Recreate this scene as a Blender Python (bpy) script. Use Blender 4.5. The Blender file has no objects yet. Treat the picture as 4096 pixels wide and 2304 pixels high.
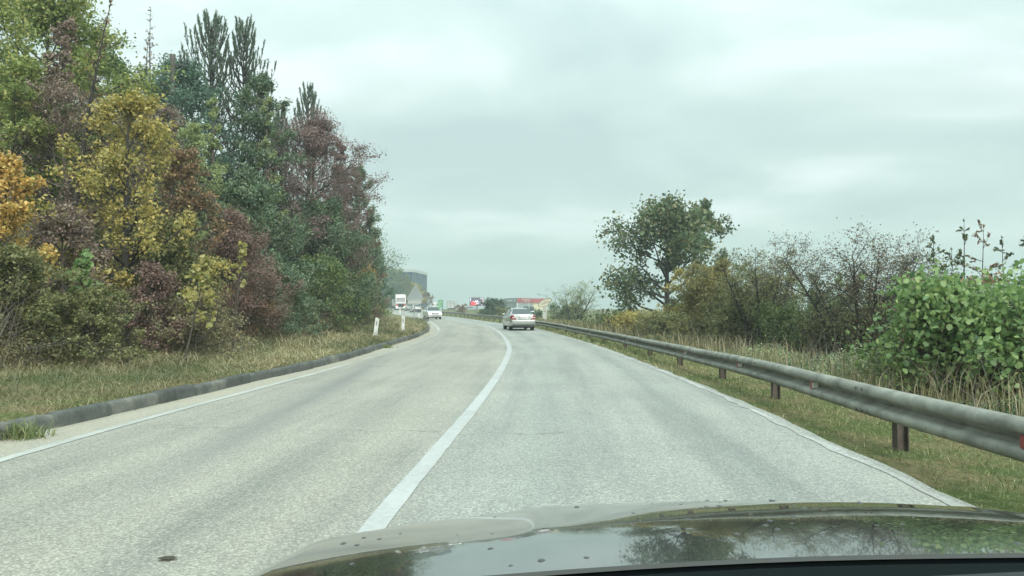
import bpy, bmesh, math, random
import numpy as np
from mathutils import Vector, Matrix
R = math.radians
C = bpy.context.scene.collection
scene = bpy.context.scene

# ------------------------------------------------------------------ camera, sky, sun, exposure
F = 731.0; CAMH = 1.3; PITCH = math.atan(20.5/731.0)
cam_d = bpy.data.cameras.new('camera'); cam = bpy.data.objects.new('camera', cam_d); C.objects.link(cam)
cam.location = (0, 0, CAMH); cam.rotation_euler = (math.pi/2+PITCH, 0, 0)
cam_d.sensor_width = 36; cam_d.lens = F/1024*36; cam_d.clip_start = 0.05; cam_d.clip_end = 4000
scene.camera = cam
scene.view_settings.view_transform = 'Standard'; scene.view_settings.look = 'None'
scene.view_settings.exposure = 0.92; scene.view_settings.gamma = 1
scene.cycles.max_bounces = 6; scene.cycles.diffuse_bounces = 3; scene.cycles.transmission_bounces = 4
scene.cycles.volume_bounces = 0; scene.cycles.glossy_bounces = 3
SUN_EL, SUN_ROT = R(32), R(158)

world = bpy.data.worlds.new('World'); scene.world = world; world.use_nodes = True
nt = world.node_tree; nd = nt.nodes; lk = nt.links; nd.clear()
def N(tree, t, **kw):
    n = tree.nodes.new(t)
    for k, v in kw.items():
        if k == 'inp':
            for a, b in v.items(): n.inputs[a].default_value = b
        else: setattr(n, k, v)
    return n
def L(tree, a, b): tree.links.new(a, b)
def MATH(tree, op, a, b=None, clamp=False):
    n = N(tree, 'ShaderNodeMath', operation=op, use_clamp=clamp)
    for i, v in enumerate((a, b)):
        if v is None: continue
        if isinstance(v, (int, float)): n.inputs[i].default_value = v
        else: L(tree, v, n.inputs[i])
    return n.outputs[0]
def RAMP(tree, fac, stops, interp='LINEAR'):
    n = N(tree, 'ShaderNodeValToRGB'); n.color_ramp.interpolation = interp
    el = n.color_ramp.elements
    while len(el) < len(stops): el.new(0.5)
    for e, (p, c) in zip(el, stops):
        e.position = p; e.color = (*c, 1) if len(c) == 3 else c
    if fac is not None: L(tree, fac, n.inputs[0])
    return n.outputs[0]
def MIX(tree, fac, a, b, mode='MIX'):
    n = N(tree, 'ShaderNodeMix', data_type='RGBA', blend_type=mode)
    for i, v in ((0, fac), (6, a), (7, b)):
        if isinstance(v, (int, float)): n.inputs[i].default_value = v
        elif isinstance(v, tuple): n.inputs[i].default_value = (*v, 1) if len(v) == 3 else v
        else: L(tree, v, n.inputs[i])
    return n.outputs[2]
def build_world():
    t = nt
    sky = N(t, 'ShaderNodeTexSky', sky_type='NISHITA', sun_disc=False, sun_elevation=SUN_EL, sun_rotation=SUN_ROT,
            air_density=1.5, dust_density=3.0)
    tc = N(t, 'ShaderNodeTexCoord'); sx = N(t, 'ShaderNodeSeparateXYZ'); L(t, tc.outputs['Generated'], sx.inputs[0])
    z = MATH(t, 'MAXIMUM', sx.outputs[2], 0.0)
    den = MATH(t, 'ADD', z, 0.16)
    u = MATH(t, 'DIVIDE', sx.outputs[0], den); v = MATH(t, 'DIVIDE', sx.outputs[1], den)
    cb = N(t, 'ShaderNodeCombineXYZ'); L(t, u, cb.inputs[0]); L(t, v, cb.inputs[1])
    mp = N(t, 'ShaderNodeMapping'); L(t, cb.outputs[0], mp.inputs[0])
    mp.inputs['Location'].default_value = (1.3, 0.4, 0); mp.inputs['Rotation'].default_value = (0, 0, R(-18)); mp.inputs['Scale'].default_value = (0.8, 1.05, 1)
    n1 = N(t, 'ShaderNodeTexNoise', inp={'Scale': 1.15, 'Detail': 4.5, 'Roughness': 0.5, 'Distortion': 0.35}); L(t, mp.outputs[0], n1.inputs['Vector'])
    cl = RAMP(t, n1.outputs[0], [(0.36, (0, 0, 0)), (0.50, (.42, .42, .42)), (0.64, (1, 1, 1))], 'LINEAR')
    colr = RAMP(t, cl, [(0, (4.3, 5.45, 5.45)), (0.5, (5.3, 6.55, 6.35)), (1, (7.0, 8.05, 8.0))])
    hor = RAMP(t, z, [(0, (4.65, 6.3, 5.75)), (1, (4.65, 6.3, 5.75))])
    hf = RAMP(t, z, [(0.0, (.9, .9, .9)), (0.05, (.55, .55, .55)), (0.13, (.1, .1, .1)), (0.3, (0, 0, 0))])
    c = MIX(t, hf, colr, hor)
    g = RAMP(t, z, [(0, (.345, .345, .345)), (0.25, (.36, .36, .36)), (0.42, (.46, .46, .46)), (1, (1.0, 1.0, 1.0))])
    g2 = MATH(t, 'MULTIPLY', g, 2.0)
    c = MIX(t, 1.0, c, g2, 'MULTIPLY')
    c = MIX(t, 0.95, sky.outputs[0], c)
    bg = N(t, 'ShaderNodeBackground'); bg.inputs[1].default_value = 0.1; L(t, c, bg.inputs[0])
    out = N(t, 'ShaderNodeOutputWorld'); L(t, bg.outputs[0], out.inputs[0])
build_world()
sd = bpy.data.lights.new('sun', 'SUN'); so = bpy.data.objects.new('sun', sd); C.objects.link(so)
sd.energy = 1.5; sd.angle = R(25); sd.color = (1.0, 0.97, 0.90)
so.rotation_euler = (math.pi/2-SUN_EL, 0, math.pi - SUN_ROT); so.location = (0, 0, 60)

# ------------------------------------------------------------------ helpers
def tag(o, label=None, cat=None, group=None, kind=None):
    if label: o['label'] = label
    if cat: o['category'] = cat
    if group: o['group'] = group
    if kind: o['kind'] = kind
    return o
def empty(name, loc=(0, 0, 0), rz=0, label=None, cat=None, group=None):
    o = bpy.data.objects.new(name, None); C.objects.link(o); o.location = loc; o.rotation_euler = (0, 0, rz)
    o.empty_display_size = .2
    return tag(o, label, cat, group)
def link_mesh(name, me, mats, parent=None, loc=None):
    o = bpy.data.objects.new(name, me); C.objects.link(o)
    for m in (mats if isinstance(mats, (list, tuple)) else [mats]): me.materials.append(m)
    if parent: o.parent = parent
    if loc is not None: o.location = loc
    return o
def np_mesh(name, V, Fc, smooth=False, tint=None, extra=None):
    """V (n,3); Fc list of int arrays (m,k)"""
    me = bpy.data.meshes.new(name)
    if not isinstance(Fc, list): Fc = [Fc]
    me.vertices.add(len(V)); me.vertices.foreach_set('co', np.asarray(V, np.float32).ravel())
    idx = np.concatenate([f.ravel() for f in Fc]).astype(np.int32)
    cnt = np.concatenate([np.full(len(f), f.shape[1]) for f in Fc]).astype(np.int32)
    st = np.concatenate([[0], np.cumsum(cnt)[:-1]]).astype(np.int32)
    me.loops.add(len(idx)); me.loops.foreach_set('vertex_index', idx)
    me.polygons.add(len(cnt)); me.polygons.foreach_set('loop_start', st); me.polygons.foreach_set('loop_total', cnt)
    if smooth: me.polygons.foreach_set('use_smooth', np.ones(len(cnt), bool))
    if tint is not None:
        a = me.attributes.new('tint', 'FLOAT', 'FACE'); a.data.foreach_set('value', np.asarray(tint, np.float32))
    for k, v in (extra or {}).items():
        a = me.attributes.new(k, 'FLOAT', 'POINT'); a.data.foreach_set('value', np.asarray(v, np.float32))
    me.update(calc_edges=True); me.validate()
    return me
class MB:
    def __init__(s): s.v = []; s.f = []; s.m = []
    def quad(s, a, b, c, d, m=0): s.poly((a, b, c, d), m)
    def poly(s, pts, m=0):
        n = len(s.v); s.v += [tuple(p) for p in pts]; s.f.append(tuple(range(n, n+len(pts)))); s.m.append(m); return s
    def box(s, x0, x1, y0, y1, z0, z1, m=0, bev=0.0, M=None):
        bm = bmesh.new(); bmesh.ops.create_cube(bm, size=1)
        for v in bm.verts: v.co = Vector(((x0+x1)/2+v.co.x*(x1-x0), (y0+y1)/2+v.co.y*(y1-y0), (z0+z1)/2+v.co.z*(z1-z0)))
        if bev: bmesh.ops.bevel(bm, geom=bm.edges[:], offset=bev, segments=2, affect='EDGES', profile=.6)
        s.bm(bm, m, M); return s
    def cyl(s, p0, p1, r0, r1=None, n=14, m=0, caps=True):
        r1 = r0 if r1 is None else r1
        p0 = Vector(p0); p1 = Vector(p1); d = (p1-p0).normalized()
        a = d.orthogonal().normalized(); b = d.cross(a); k = len(s.v)
        for p, r in ((p0, r0), (p1, r1)):
            for i in range(n):
                t = 2*math.pi*i/n; s.v.append(tuple(p+a*math.cos(t)*r+b*math.sin(t)*r))
        for i in range(n): s.f.append((k+i, k+(i+1) % n, k+n+(i+1) % n, k+n+i)); s.m.append(m)
        if caps:
            s.f.append(tuple(k+i for i in reversed(range(n)))); s.f.append(tuple(k+n+i for i in range(n))); s.m += [m, m]
        return s
    def bm(s, bm, m=0, M=None):
        k = len(s.v); bm.verts.index_update()
        for v in bm.verts: s.v.append(tuple(M @ v.co if M else v.co))
        for f in bm.faces: s.f.append(tuple(k+v.index for v in f.verts)); s.m.append(m)
        bm.free(); return s
    def grid(s, P, m=0):
        k = len(s.v); r = len(P); c = len(P[0])
        for row in P: s.v += [tuple(p) for p in row]
        for i in range(r-1):
            for j in range(c-1):
                s.f.append((k+i*c+j, k+i*c+j+1, k+(i+1)*c+j+1, k+(i+1)*c+j)); s.m.append(m)
        return s
        return s
    def build(s, name, mats, parent=None, smooth=False, loc=None):
        me = bpy.data.meshes.new(name); me.from_pydata(s.v, [], s.f); me.validate()
        if len(me.polygons) == len(s.m): me.polygons.foreach_set('material_index', s.m)
        if smooth:
            me.polygons.foreach_set('use_smooth', [True]*len(me.polygons))
            try: me.set_sharp_from_angle(angle=R(35))
            except Exception: pass
        me.update()
        return link_mesh(name, me, mats, parent, loc)

def newmat(name):
    m = bpy.data.materials.new(name); m.use_nodes = True
    t = m.node_tree; p = t.nodes['Principled BSDF']; return m, t, p
def mat(name, col, rough=.6, metal=0, spec=.5, coat=0, var=.0, vscale=3.0, bump=0, bscale=40, emit=None, estr=1):
    m, t, p = newmat(name)
    p.inputs['Base Color'].default_value = (*col, 1); p.inputs['Roughness'].default_value = rough
    p.inputs['Metallic'].default_value = metal; p.inputs['Specular IOR Level'].default_value = spec
    p.inputs['Coat Weight'].default_value = coat; p.inputs['Coat Roughness'].default_value = .03
    if var or bump:
        tc = N(t, 'ShaderNodeTexCoord')
    if var:
        n = N(t, 'ShaderNodeTexNoise', inp={'Scale': vscale, 'Detail': 6, 'Roughness': .62}); L(t, tc.outputs['Object'], n.inputs['Vector'])
        a = tuple(max(0, c*(1-var)) for c in col); b = tuple(min(1, c*(1+var)) for c in col)
        L(t, RAMP(t, n.outputs[0], [(.3, a), (.7, b)]), p.inputs['Base Color'])
    if bump:
        n2 = N(t, 'ShaderNodeTexNoise', inp={'Scale': bscale, 'Detail': 4}); L(t, tc.outputs['Object'], n2.inputs['Vector'])
        b = N(t, 'ShaderNodeBump', inp={'Strength': bump, 'Distance': .02}); L(t, n2.outputs[0], b.inputs['Height']); L(t, b.outputs[0], p.inputs['Normal'])
    if emit:
        p.inputs['Emission Color'].default_value = (*emit, 1); p.inputs['Emission Strength'].default_value = estr
    return m
def leafmat(name, stops, rough=.55, trans=.35, spec=.35, gain=2.1):
    m = bpy.data.materials.new(name); m.use_nodes = True; t = m.node_tree; t.nodes.clear()
    at = N(t, 'ShaderNodeAttribute', attribute_name='tint')
    n = len(stops); k_ = gain; stops = [tuple(k_*(.76*c+.24*sum(q)/3) for c in q) for q in stops]; col = RAMP(t, at.outputs['Fac'], [((i+.5)/n, c) for i, c in enumerate(stops)])
    pr = N(t, 'ShaderNodeBsdfPrincipled', inp={'Roughness': rough, 'Specular IOR Level': spec}); L(t, col, pr.inputs['Base Color'])
    tr = N(t, 'ShaderNodeBsdfTranslucent')
    c2 = MIX(t, 1.0, col, (1.0, 1.0, .75), 'MULTIPLY'); L(t, c2, tr.inputs[0])
    mx = N(t, 'ShaderNodeMixShader', inp={0: trans}); L(t, pr.outputs[0], mx.inputs[1]); L(t, tr.outputs[0], mx.inputs[2])
    o = N(t, 'ShaderNodeOutputMaterial'); L(t, mx.outputs[0], o.inputs[0])
    return m

# ------------------------------------------------------------------ the lie of the land (metres; y ahead, x right)
def g(y):
    y = np.asarray(y, float)
    return 9.3e-5*np.clip(y-80, 0, 120)**2
TP = math.tan(PITCH)
def ground_at(P):                       # point on the road surface seen at photo pixel P (4096 wide)
    px, py = P[0]/4, P[1]/4
    a = (px-512)/F; b = (288-py)/F
    # direction: forward(0,cos,sin)+a right+b up(0,-sin,cos)
    dy = math.cos(PITCH)-b*math.sin(PITCH); dz = math.sin(PITCH)+b*math.cos(PITCH)
    z = 0.0; y = 10
    for _ in range(60):
        y2 = (z-CAMH)/dz*dy if dz < -1e-5 else 400
        y = .5*y+.5*min(max(y2, 0), 400); z = float(g(y))
    return (a/dy*y, y)
def height_for(d, py):                  # height above z=0 of something at distance d whose top is seen at row py (1024 wide)
    b = (288-py)/F
    return CAMH + d*(b+TP)/(1-b*TP)
def xfor(px, d): return (px-512)/F*d
def catmull(P, step=.5):
    P = [np.array(p, float) for p in P]; out = []
    P = [2*P[0]-P[1]]+P+[2*P[-1]-P[-2]]
    for i in range(1, len(P)-2):
        p0, p1, p2, p3 = P[i-1:i+3]; n = max(2, int(np.linalg.norm(p2-p1)/step))
        for k in range(n):
            t = k/n
            out.append(.5*((2*p1)+(-p0+p2)*t+(2*p0-5*p1+4*p2-p3)*t*t+(-p0+3*p1-3*p2+p3)*t**3))
    out.append(P[-2]); return np.array(out)
def smooth_line(P, it=10):
    P = P.copy()
    for _ in range(it): P[1:-1] = .25*P[:-2]+.5*P[1:-1]+.25*P[2:]
    return P
def resample(P, step):
    s = np.concatenate([[0], np.cumsum(np.linalg.norm(np.diff(P, axis=0), axis=1))])
    n = max(2, int(s[-1]/step)+1); q = np.linspace(0, s[-1], n)
    return np.stack([np.interp(q, s, P[:, 0]), np.interp(q, s, P[:, 1])], 1)
def ln(px, pre, post): return resample(smooth_line(resample(catmull(pre+[ground_at(p) for p in px]+post), .5), 24), .5)
KERB = ln([(0, 1750), (443, 1667), (713, 1605), (956, 1539), (1178, 1490), (1399, 1439), (1471, 1411), (1593, 1374), (1680, 1345), (1715, 1324), (1713, 1304), (1692, 1285)],
          [(-5.2, -14), (-5.1, -5), (-5.0, 2)], [(-12.0, 88), (-18.8, 120), (-23.6, 141), (-25.7, 151), (-30.2, 178), (-38, 199), (-52, 217), (-75, 232), (-110, 244)])
LLINE = ln([(332, 1743), (693, 1646), (1039, 1553), (1323, 1477), (1513, 1421), (1610, 1392), (1700, 1358), (1744, 1338), (1754, 1324), (1746, 1304), (1715, 1285.5)],
           [(-4.5, -14), (-4.45, -5), (-4.4, 2)], [(-11.3, 89), (-18.2, 120), (-23, 141), (-25.1, 151), (-29.5, 178), (-37.3, 199.5), (-51.5, 217.7), (-74.6, 232.7), (-110, 245)])
CENT = ln([(1460, 2140), (1801, 1750), (1929, 1588), (1998, 1491), (2035, 1413), (2037, 1386), (2010, 1341), (1970, 1312), (1934, 1302), (1876, 1290), (1829, 1282.6), (1794, 1277.5)],
          [(-1.3, -14), (-1.1, -5)], [(-15.2, 120), (-19.0, 135), (-22, 151), (-26, 180), (-33.5, 202), (-48, 221), (-72, 237), (-108, 249)])
REDGE = ln([(3878, 2062), (3598, 1925), (3378, 1818), (3230, 1750), (3083, 1670), (2899, 1590), (2789, 1540), (2642, 1483), (2494, 1424), (2347, 1372), (2200, 1330), (2127, 1312), (1999, 1292.5), (1934.6, 1284), (1876, 1276), (1817, 1268)],
           [(2.95, -14), (2.98, -3), (3.0, 2)], [(-12.4, 122), (-18.0, 151), (-22.0, 181), (-29.5, 205), (-45, 226), (-70, 242), (-106, 254)])
def normals(P):
    t = np.gradient(P, axis=0); t /= np.linalg.norm(t, axis=1)[:, None]
    return np.stack([-t[:, 1], t[:, 0]], 1)       # to the left of travel
def signed(P, X, Y):
    """signed distance to polyline, positive on its left"""
    Q = P[::3]; A = Q[:-1]; B = Q[1:]; D = B-A; LL = (D**2).sum(1)
    X = np.asarray(X, float).ravel(); Y = np.asarray(Y, float).ravel(); out = np.empty(len(X))
    for i in range(0, len(X), 20000):
        x = X[i:i+20000, None]; y = Y[i:i+20000, None]
        t = np.clip(((x-A[:, 0])*D[:, 0]+(y-A[:, 1])*D[:, 1])/LL, 0, 1)
        ex = x-(A[:, 0]+t*D[:, 0]); ey = y-(A[:, 1]+t*D[:, 1]); d2 = ex*ex+ey*ey; k = d2.argmin(1); r = np.arange(len(k))
        cr = D[k, 0]*ey[r, k]-D[k, 1]*ex[r, k]
        out[i:i+20000] = np.sqrt(d2[r, k])*np.where(cr >= 0, 1, -1)
    return out
def sstep(a, b, x): t = np.clip((x-a)/(b-a), 0, 1); return t*t*(3-2*t)
def bumps(x, y): return (np.sin(x*1.7+y*.6)+np.sin(y*1.3-x*.8+1)+.6*np.sin(x*3.1+y*2.7+2))/2.6
def terr(X, Y):
    X = np.asarray(X, float); shp = X.shape; X = X.ravel(); Y = np.asarray(Y, float).ravel()
    u = signed(KERB, X, Y); v = -signed(REDGE, X, Y); G = g(Y); b = bumps(X, Y)
    zl = .145+.055*np.clip(u, 0, 4)+.62*(np.sqrt((np.clip(u-3.6, 0, 18.))**2+1)-1)*(1-.25*sstep(10, 22, u))+.05*b*sstep(.5, 2, u)+.3*b*sstep(5, 9, u)
    zl = zl*sstep(.05, .3, u) - .06*(1-sstep(.05, .3, u))
    drop = 3.0-2.35*sstep(55, 105, Y)
    zr = -.03-.03*np.clip(v, 0, 3)-drop*sstep(3.6, 15, v)+.03*b*sstep(.4, 1.2, v)
    zr = zr*sstep(.0, .25, v)-.06*(1-sstep(.0, .25, v))
    z = np.where(u > 0, zl, np.where(v > 0, zr, -.06))
    return (G+z).reshape(shp)
def terr1(x, y): return float(terr(np.array([x]), np.array([y]))[0])

# ------------------------------------------------------------------ ground, road and paint
def m_ground():
    m, t, p = newmat('earth_and_turf'); tc = N(t, 'ShaderNodeTexCoord')
    n1 = N(t, 'ShaderNodeTexNoise', inp={'Scale': .9, 'Detail': 8, 'Roughness': .65}); L(t, tc.outputs['Object'], n1.inputs[0])
    n2 = N(t, 'ShaderNodeTexNoise', inp={'Scale': 14, 'Detail': 6, 'Roughness': .7}); L(t, tc.outputs['Object'], n2.inputs[0])
    c1 = RAMP(t, n2.outputs[0], [(.25, (.075, .062, .035)), (.5, (.17, .145, .075)), (.75, (.32, .27, .15))])
    c2 = RAMP(t, n2.outputs[0], [(.25, (.04, .055, .02)), (.5, (.09, .12, .04)), (.75, (.19, .20, .08))])
    f = RAMP(t, n1.outputs[0], [(.42, (0, 0, 0)), (.58, (1, 1, 1))])
    L(t, MIX(t, f, c1, c2), p.inputs['Base Color']); p.inputs['Roughness'].default_value = .95; p.inputs['Specular IOR Level'].default_value = .1
    b = N(t, 'ShaderNodeBump', inp={'Strength': .8, 'Distance': .05}); L(t, n2.outputs[0], b.inputs['Height']); L(t, b.outputs[0], p.inputs['Normal'])
    return m
def axis(parts):
    out = [parts[0][0]]
    for a, b, s in parts: out += list(np.linspace(a, b, max(2, int(round((b-a)/s))+1))[1:])
    return np.array(out)
xs = axis([(-700, -60, 40), (-60, -26, 2), (-26, -12, .8), (-12, 8, .25), (8, 20, .8), (20, 60, 4), (60, 700, 40)])
ys = axis([(-40, -2, 3), (-2, 40, .35), (40, 110, 1), (110, 260, 3), (260, 1500, 60)])
XX, YY = np.meshgrid(xs, ys); ZZ = terr(XX, YY)
V = np.stack([XX.ravel(), YY.ravel(), ZZ.ravel()], 1); nx = len(xs)
i, j = np.meshgrid(np.arange(len(ys)-1), np.arange(nx-1), indexing='ij'); a = (i*nx+j).ravel()
tag(link_mesh('ground', np_mesh('ground', V, np.stack([a, a+1, a+nx+1, a+nx], 1), smooth=True), m_ground()), kind='structure')

def m_road():
    m, t, p = newmat('bleached_asphalt'); tc = N(t, 'ShaderNodeTexCoord')
    lat = N(t, 'ShaderNodeAttribute', attribute_name='lat').outputs['Fac']; alo = N(t, 'ShaderNodeAttribute', attribute_name='along').outputs['Fac']
    kd = N(t, 'ShaderNodeAttribute', attribute_name='kerbdist').outputs['Fac']
    def noise(sc, det=5, ro=.6, vec=None):
        n = N(t, 'ShaderNodeTexNoise', inp={'Scale': sc, 'Detail': det, 'Roughness': ro}); L(t, vec or tc.outputs['Object'], n.inputs[0]); return n.outputs[0]
    cv = N(t, 'ShaderNodeCombineXYZ'); L(t, lat, cv.inputs[0]); L(t, MATH(t, 'MULTIPLY', alo, .07), cv.inputs[1])
    streak = noise(1.6, 4, .6, cv.outputs[0])
    blotch = noise(.35, 5, .6)
    vo = N(t, 'ShaderNodeTexVoronoi', inp={'Scale': 75.0, 'Randomness': 1.0}); L(t, tc.outputs['Object'], vo.inputs[0])
    vs = N(t, 'ShaderNodeSeparateXYZ'); L(t, vo.outputs['Color'], vs.inputs[0])
    stone = RAMP(t, vs.outputs[0], [(0, (.205, .205, .19)), (.3, (.30, .30, .275)), (.7, (.42, .415, .375)), (.92, (.60, .59, .52)), (1, (.72, .70, .6))])
    gap = RAMP(t, vo.outputs['Distance'], [(.35, (1, 1, 1)), (.75, (.5, .5, .5))])
    c = MIX(t, .55, MIX(t, .5, stone, (.355, .355, .33)), gap, 'MULTIPLY')
    fine = noise(180, 2); c = MIX(t, .35, c, RAMP(t, fine, [(.3, (.5, .5, .5)), (.7, (1.4, 1.4, 1.4))]), 'MULTIPLY')
    # warm (left lane) / cool (right lane) surfacing, streaks from tyres
    lane = RAMP(t, MATH(t, 'MULTIPLY_ADD', lat, .1) if False else MATH(t, 'ADD', MATH(t, 'MULTIPLY', lat, .1), .5), [(.46, (1.0, .97, .89)), (.54, (.94, .975, .955))])
    c = MIX(t, .8, c, lane, 'MULTIPLY')
    c = MIX(t, .55, c, RAMP(t, streak, [(.34, (.62, .65, .67)), (.52, (1, 1, 1)), (.7, (1.18, 1.17, 1.12))]), 'MULTIPLY')
    c = MIX(t, .5, c, RAMP(t, blotch, [(.3, (.78, .78, .78)), (.6, (1.08, 1.08, 1.08))]), 'MULTIPLY')
    # polished wheel tracks in each lane
    for off in (-2.75, -1.05, 0.95, 2.65):
        dd = MATH(t, 'ABSOLUTE', MATH(t, 'SUBTRACT', lat, off)); f = RAMP(t, dd, [(0, (.86, .88, .89)), (.45, (1, 1, 1))]); c = MIX(t, .9, c, f, 'MULTIPLY')
    # one dark rubber streak wandering across the left lane
    wv = MATH(t, 'ADD', MATH(t, 'MULTIPLY', MATH(t, 'SUBTRACT', alo, 22), -.10), -2.2)
    dd = MATH(t, 'ABSOLUTE', MATH(t, 'SUBTRACT', lat, wv)); rng_ = RAMP(t, MATH(t, 'DIVIDE', alo, 50.0), [(.36, (0, 0, 0)), (.42, (1, 1, 1)), (.6, (1, 1, 1)), (.72, (0, 0, 0))])
    f = MATH(t, 'MULTIPLY', RAMP(t, dd, [(0, (1, 1, 1)), (.22, (.4, .4, .4)), (.38, (0, 0, 0))]), rng_)
    f = MATH(t, 'MULTIPLY', f, MATH(t, 'ADD', streak, .1)); c = MIX(t, MATH(t, 'MULTIPLY', f, .9), c, (.16, .165, .165))
    # hairline transverse cracks
    cv2 = N(t, 'ShaderNodeCombineXYZ'); L(t, MATH(t, 'MULTIPLY', lat, .25), cv2.inputs[0]); L(t, alo, cv2.inputs[1])
    wob = MATH(t, 'MULTIPLY', MATH(t, 'SUBTRACT', noise(1.2, 4, .6), .5), 1.6)
    sa = MATH(t, 'ADD', alo, wob); fr = MATH(t, 'ABSOLUTE', MATH(t, 'SUBTRACT', MATH(t, 'FRACT', MATH(t, 'DIVIDE', sa, 8.7)), .5))
    cr = RAMP(t, fr, [(0, (1, 1, 1)), (.0035, (0, 0, 0))]); gate = RAMP(t, noise(.5, 2), [(.5, (0, 0, 0)), (.56, (1, 1, 1))])
    c = MIX(t, MATH(t, 'MULTIPLY', MATH(t, 'MULTIPLY', cr, gate), .7), c, (.12, .12, .11))
    # sandy washout along the kerb and pale dust in the bend
    dn = noise(2.6, 6, .7); kf = RAMP(t, MATH(t, 'ADD', kd, MATH(t, 'MULTIPLY', MATH(t, 'SUBTRACT', dn, .5), .9)), [(.3, (1, 1, 1)), (.62, (0, 0, 0))])
    c = MIX(t, MATH(t, 'MULTIPLY', kf, .6), c, RAMP(t, noise(30, 6, .7), [(.3, (.27, .24, .18)), (.7, (.52, .48, .38))]))
    L(t, c, p.inputs['Base Color'])
    p.inputs['Roughness'].default_value = .72; p.inputs['Specular IOR Level'].default_value = .35
    b = N(t, 'ShaderNodeBump', inp={'Strength': .55, 'Distance': .006}); L(t, vo.outputs['Distance'], b.inputs['Height']); b.invert = True; L(t, b.outputs[0], p.inputs['Normal'])
    return m
def hit(P, o, n, maxd=12):
    A = P[:-1]; D = P[1:]-A; den = D[:, 0]*n[1]-D[:, 1]*n[0]; den = np.where(abs(den) < 1e-9, 1e-9, den)
    w = A-o; s = (w[:, 1]*n[0]-w[:, 0]*n[1])/den*1.0; tt = (D[:, 0]*w[:, 1]-D[:, 1]*w[:, 0])/den
    ok = (s >= -1e-6) & (s <= 1+1e-6) & (tt > 0) & (tt < maxd)
    return tt[ok].min() if ok.any() else None
cn = normals(CENT); wl = []; wr = []
for o, n in zip(CENT, cn):
    l = hit(KERB, o, n); r = hit(REDGE, o, -n); wl.append(l if l else np.nan); wr.append(r if r else np.nan)
def fillnan(a):
    a = np.array(a, float); k = np.arange(len(a)); ok = ~np.isnan(a); return np.interp(k, k[ok], a[ok])
wl = fillnan(wl); wr = fillnan(wr)
def box1(a, n=9):
    k = np.ones(n)/n; return np.convolve(np.pad(a, n//2, mode='edge'), k, 'valid')
wl = box1(wl); wr = box1(wr)
rng = np.random.default_rng(3)
fr = np.linspace(0, 1, 17); Vr = []; lat = []; along = []; kd = []
for k, (o, n) in enumerate(zip(CENT, cn)):
    jag = .025*rng.standard_normal()
    for q in fr:
        w = (wl[k]+.06)*(1-q)+(-(wr[k]+.13+jag))*q
        x, y = o+n*w; Vr.append((x, y, float(g(y)))); lat.append(-w); along.append(k*.5); kd.append(wl[k]-w)
nc = len(fr); i, j = np.meshgrid(np.arange(len(CENT)-1), np.arange(nc-1), indexing='ij'); a = (i*nc+j).ravel()
road_me = np_mesh('road', np.array(Vr), np.stack([a, a+1, a+nc+1, a+nc], 1), smooth=True, extra={'lat': lat, 'along': along, 'kerbdist': kd})
tag(link_mesh('road', road_me, m_road()), kind='structure')
def m_paint(name, wear, seed, col=(.45, .465, .45)):
    m, t, p = newmat(name); tc = N(t, 'ShaderNodeTexCoord')
    mp = N(t, 'ShaderNodeMapping'); mp.inputs['Location'].default_value = (seed, seed*2, 0); L(t, tc.outputs['Object'], mp.inputs[0])
    n = N(t, 'ShaderNodeTexNoise', inp={'Scale': 16, 'Detail': 9, 'Roughness': .8}); L(t, mp.outputs[0], n.inputs[0])
    n2 = N(t, 'ShaderNodeTexNoise', inp={'Scale': 1.1, 'Detail': 4, 'Roughness': .6}); L(t, mp.outputs[0], n2.inputs[0])
    s = MATH(t, 'ADD', MATH(t, 'MULTIPLY', n.outputs[0], .6), MATH(t, 'MULTIPLY', n2.outputs[0], .4))
    f = RAMP(t, s, [(wear-.08, (.30, .30, .275)), (wear+.02, tuple(.82*c for c in col)), (wear+.16, col)]); L(t, f, p.inputs['Base Color']); p.inputs['Roughness'].default_value = .65
    return m
def stripe(name, P, w, material, y0, y1, jag=0.0, lift=.005):
    Q = resample(P, .25); Q = Q[(Q[:, 1] > y0) & (Q[:, 1] < y1)]; n = normals(Q); rg = np.random.default_rng(7)
    V = []
    for (x, y), nn in zip(Q, n):
        for s in (1, -1):
            ww = w/2+(jag*rg.standard_normal() if jag else 0); V.append((x+nn[0]*s*ww, y+nn[1]*s*ww, float(g(y))+lift))
    a = np.arange(len(Q)-1)*2
    return tag(link_mesh(name, np_mesh(name, np.array(V), np.stack([a, a+1, a+3, a+2], 1)), material), kind='structure')
stripe('centre_line', CENT, .152, m_paint('centre_paint', .43, 1), -10, 240, .003)
stripe('left_edge_line', LLINE, .12, m_paint('edge_paint', .45, 4, (.47, .485, .45)), -10, 17.5, .004)
stripe('left_edge_line', LLINE, .13, m_paint('edge_paint_worn', .52, 6, (.44, .44, .39)), 17.8, 44, .012)
stripe('left_edge_line', LLINE, .2, m_paint('edge_paint_bend', .42, 6, (.46, .46, .41)), 44.1, 240, .012)
RE2 = REDGE + normals(REDGE)*.0
stripe('right_edge_line', RE2, .085, m_paint('edge_paint_right', .55, 9, (.54, .55, .52)), -10, 240, .022)

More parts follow.
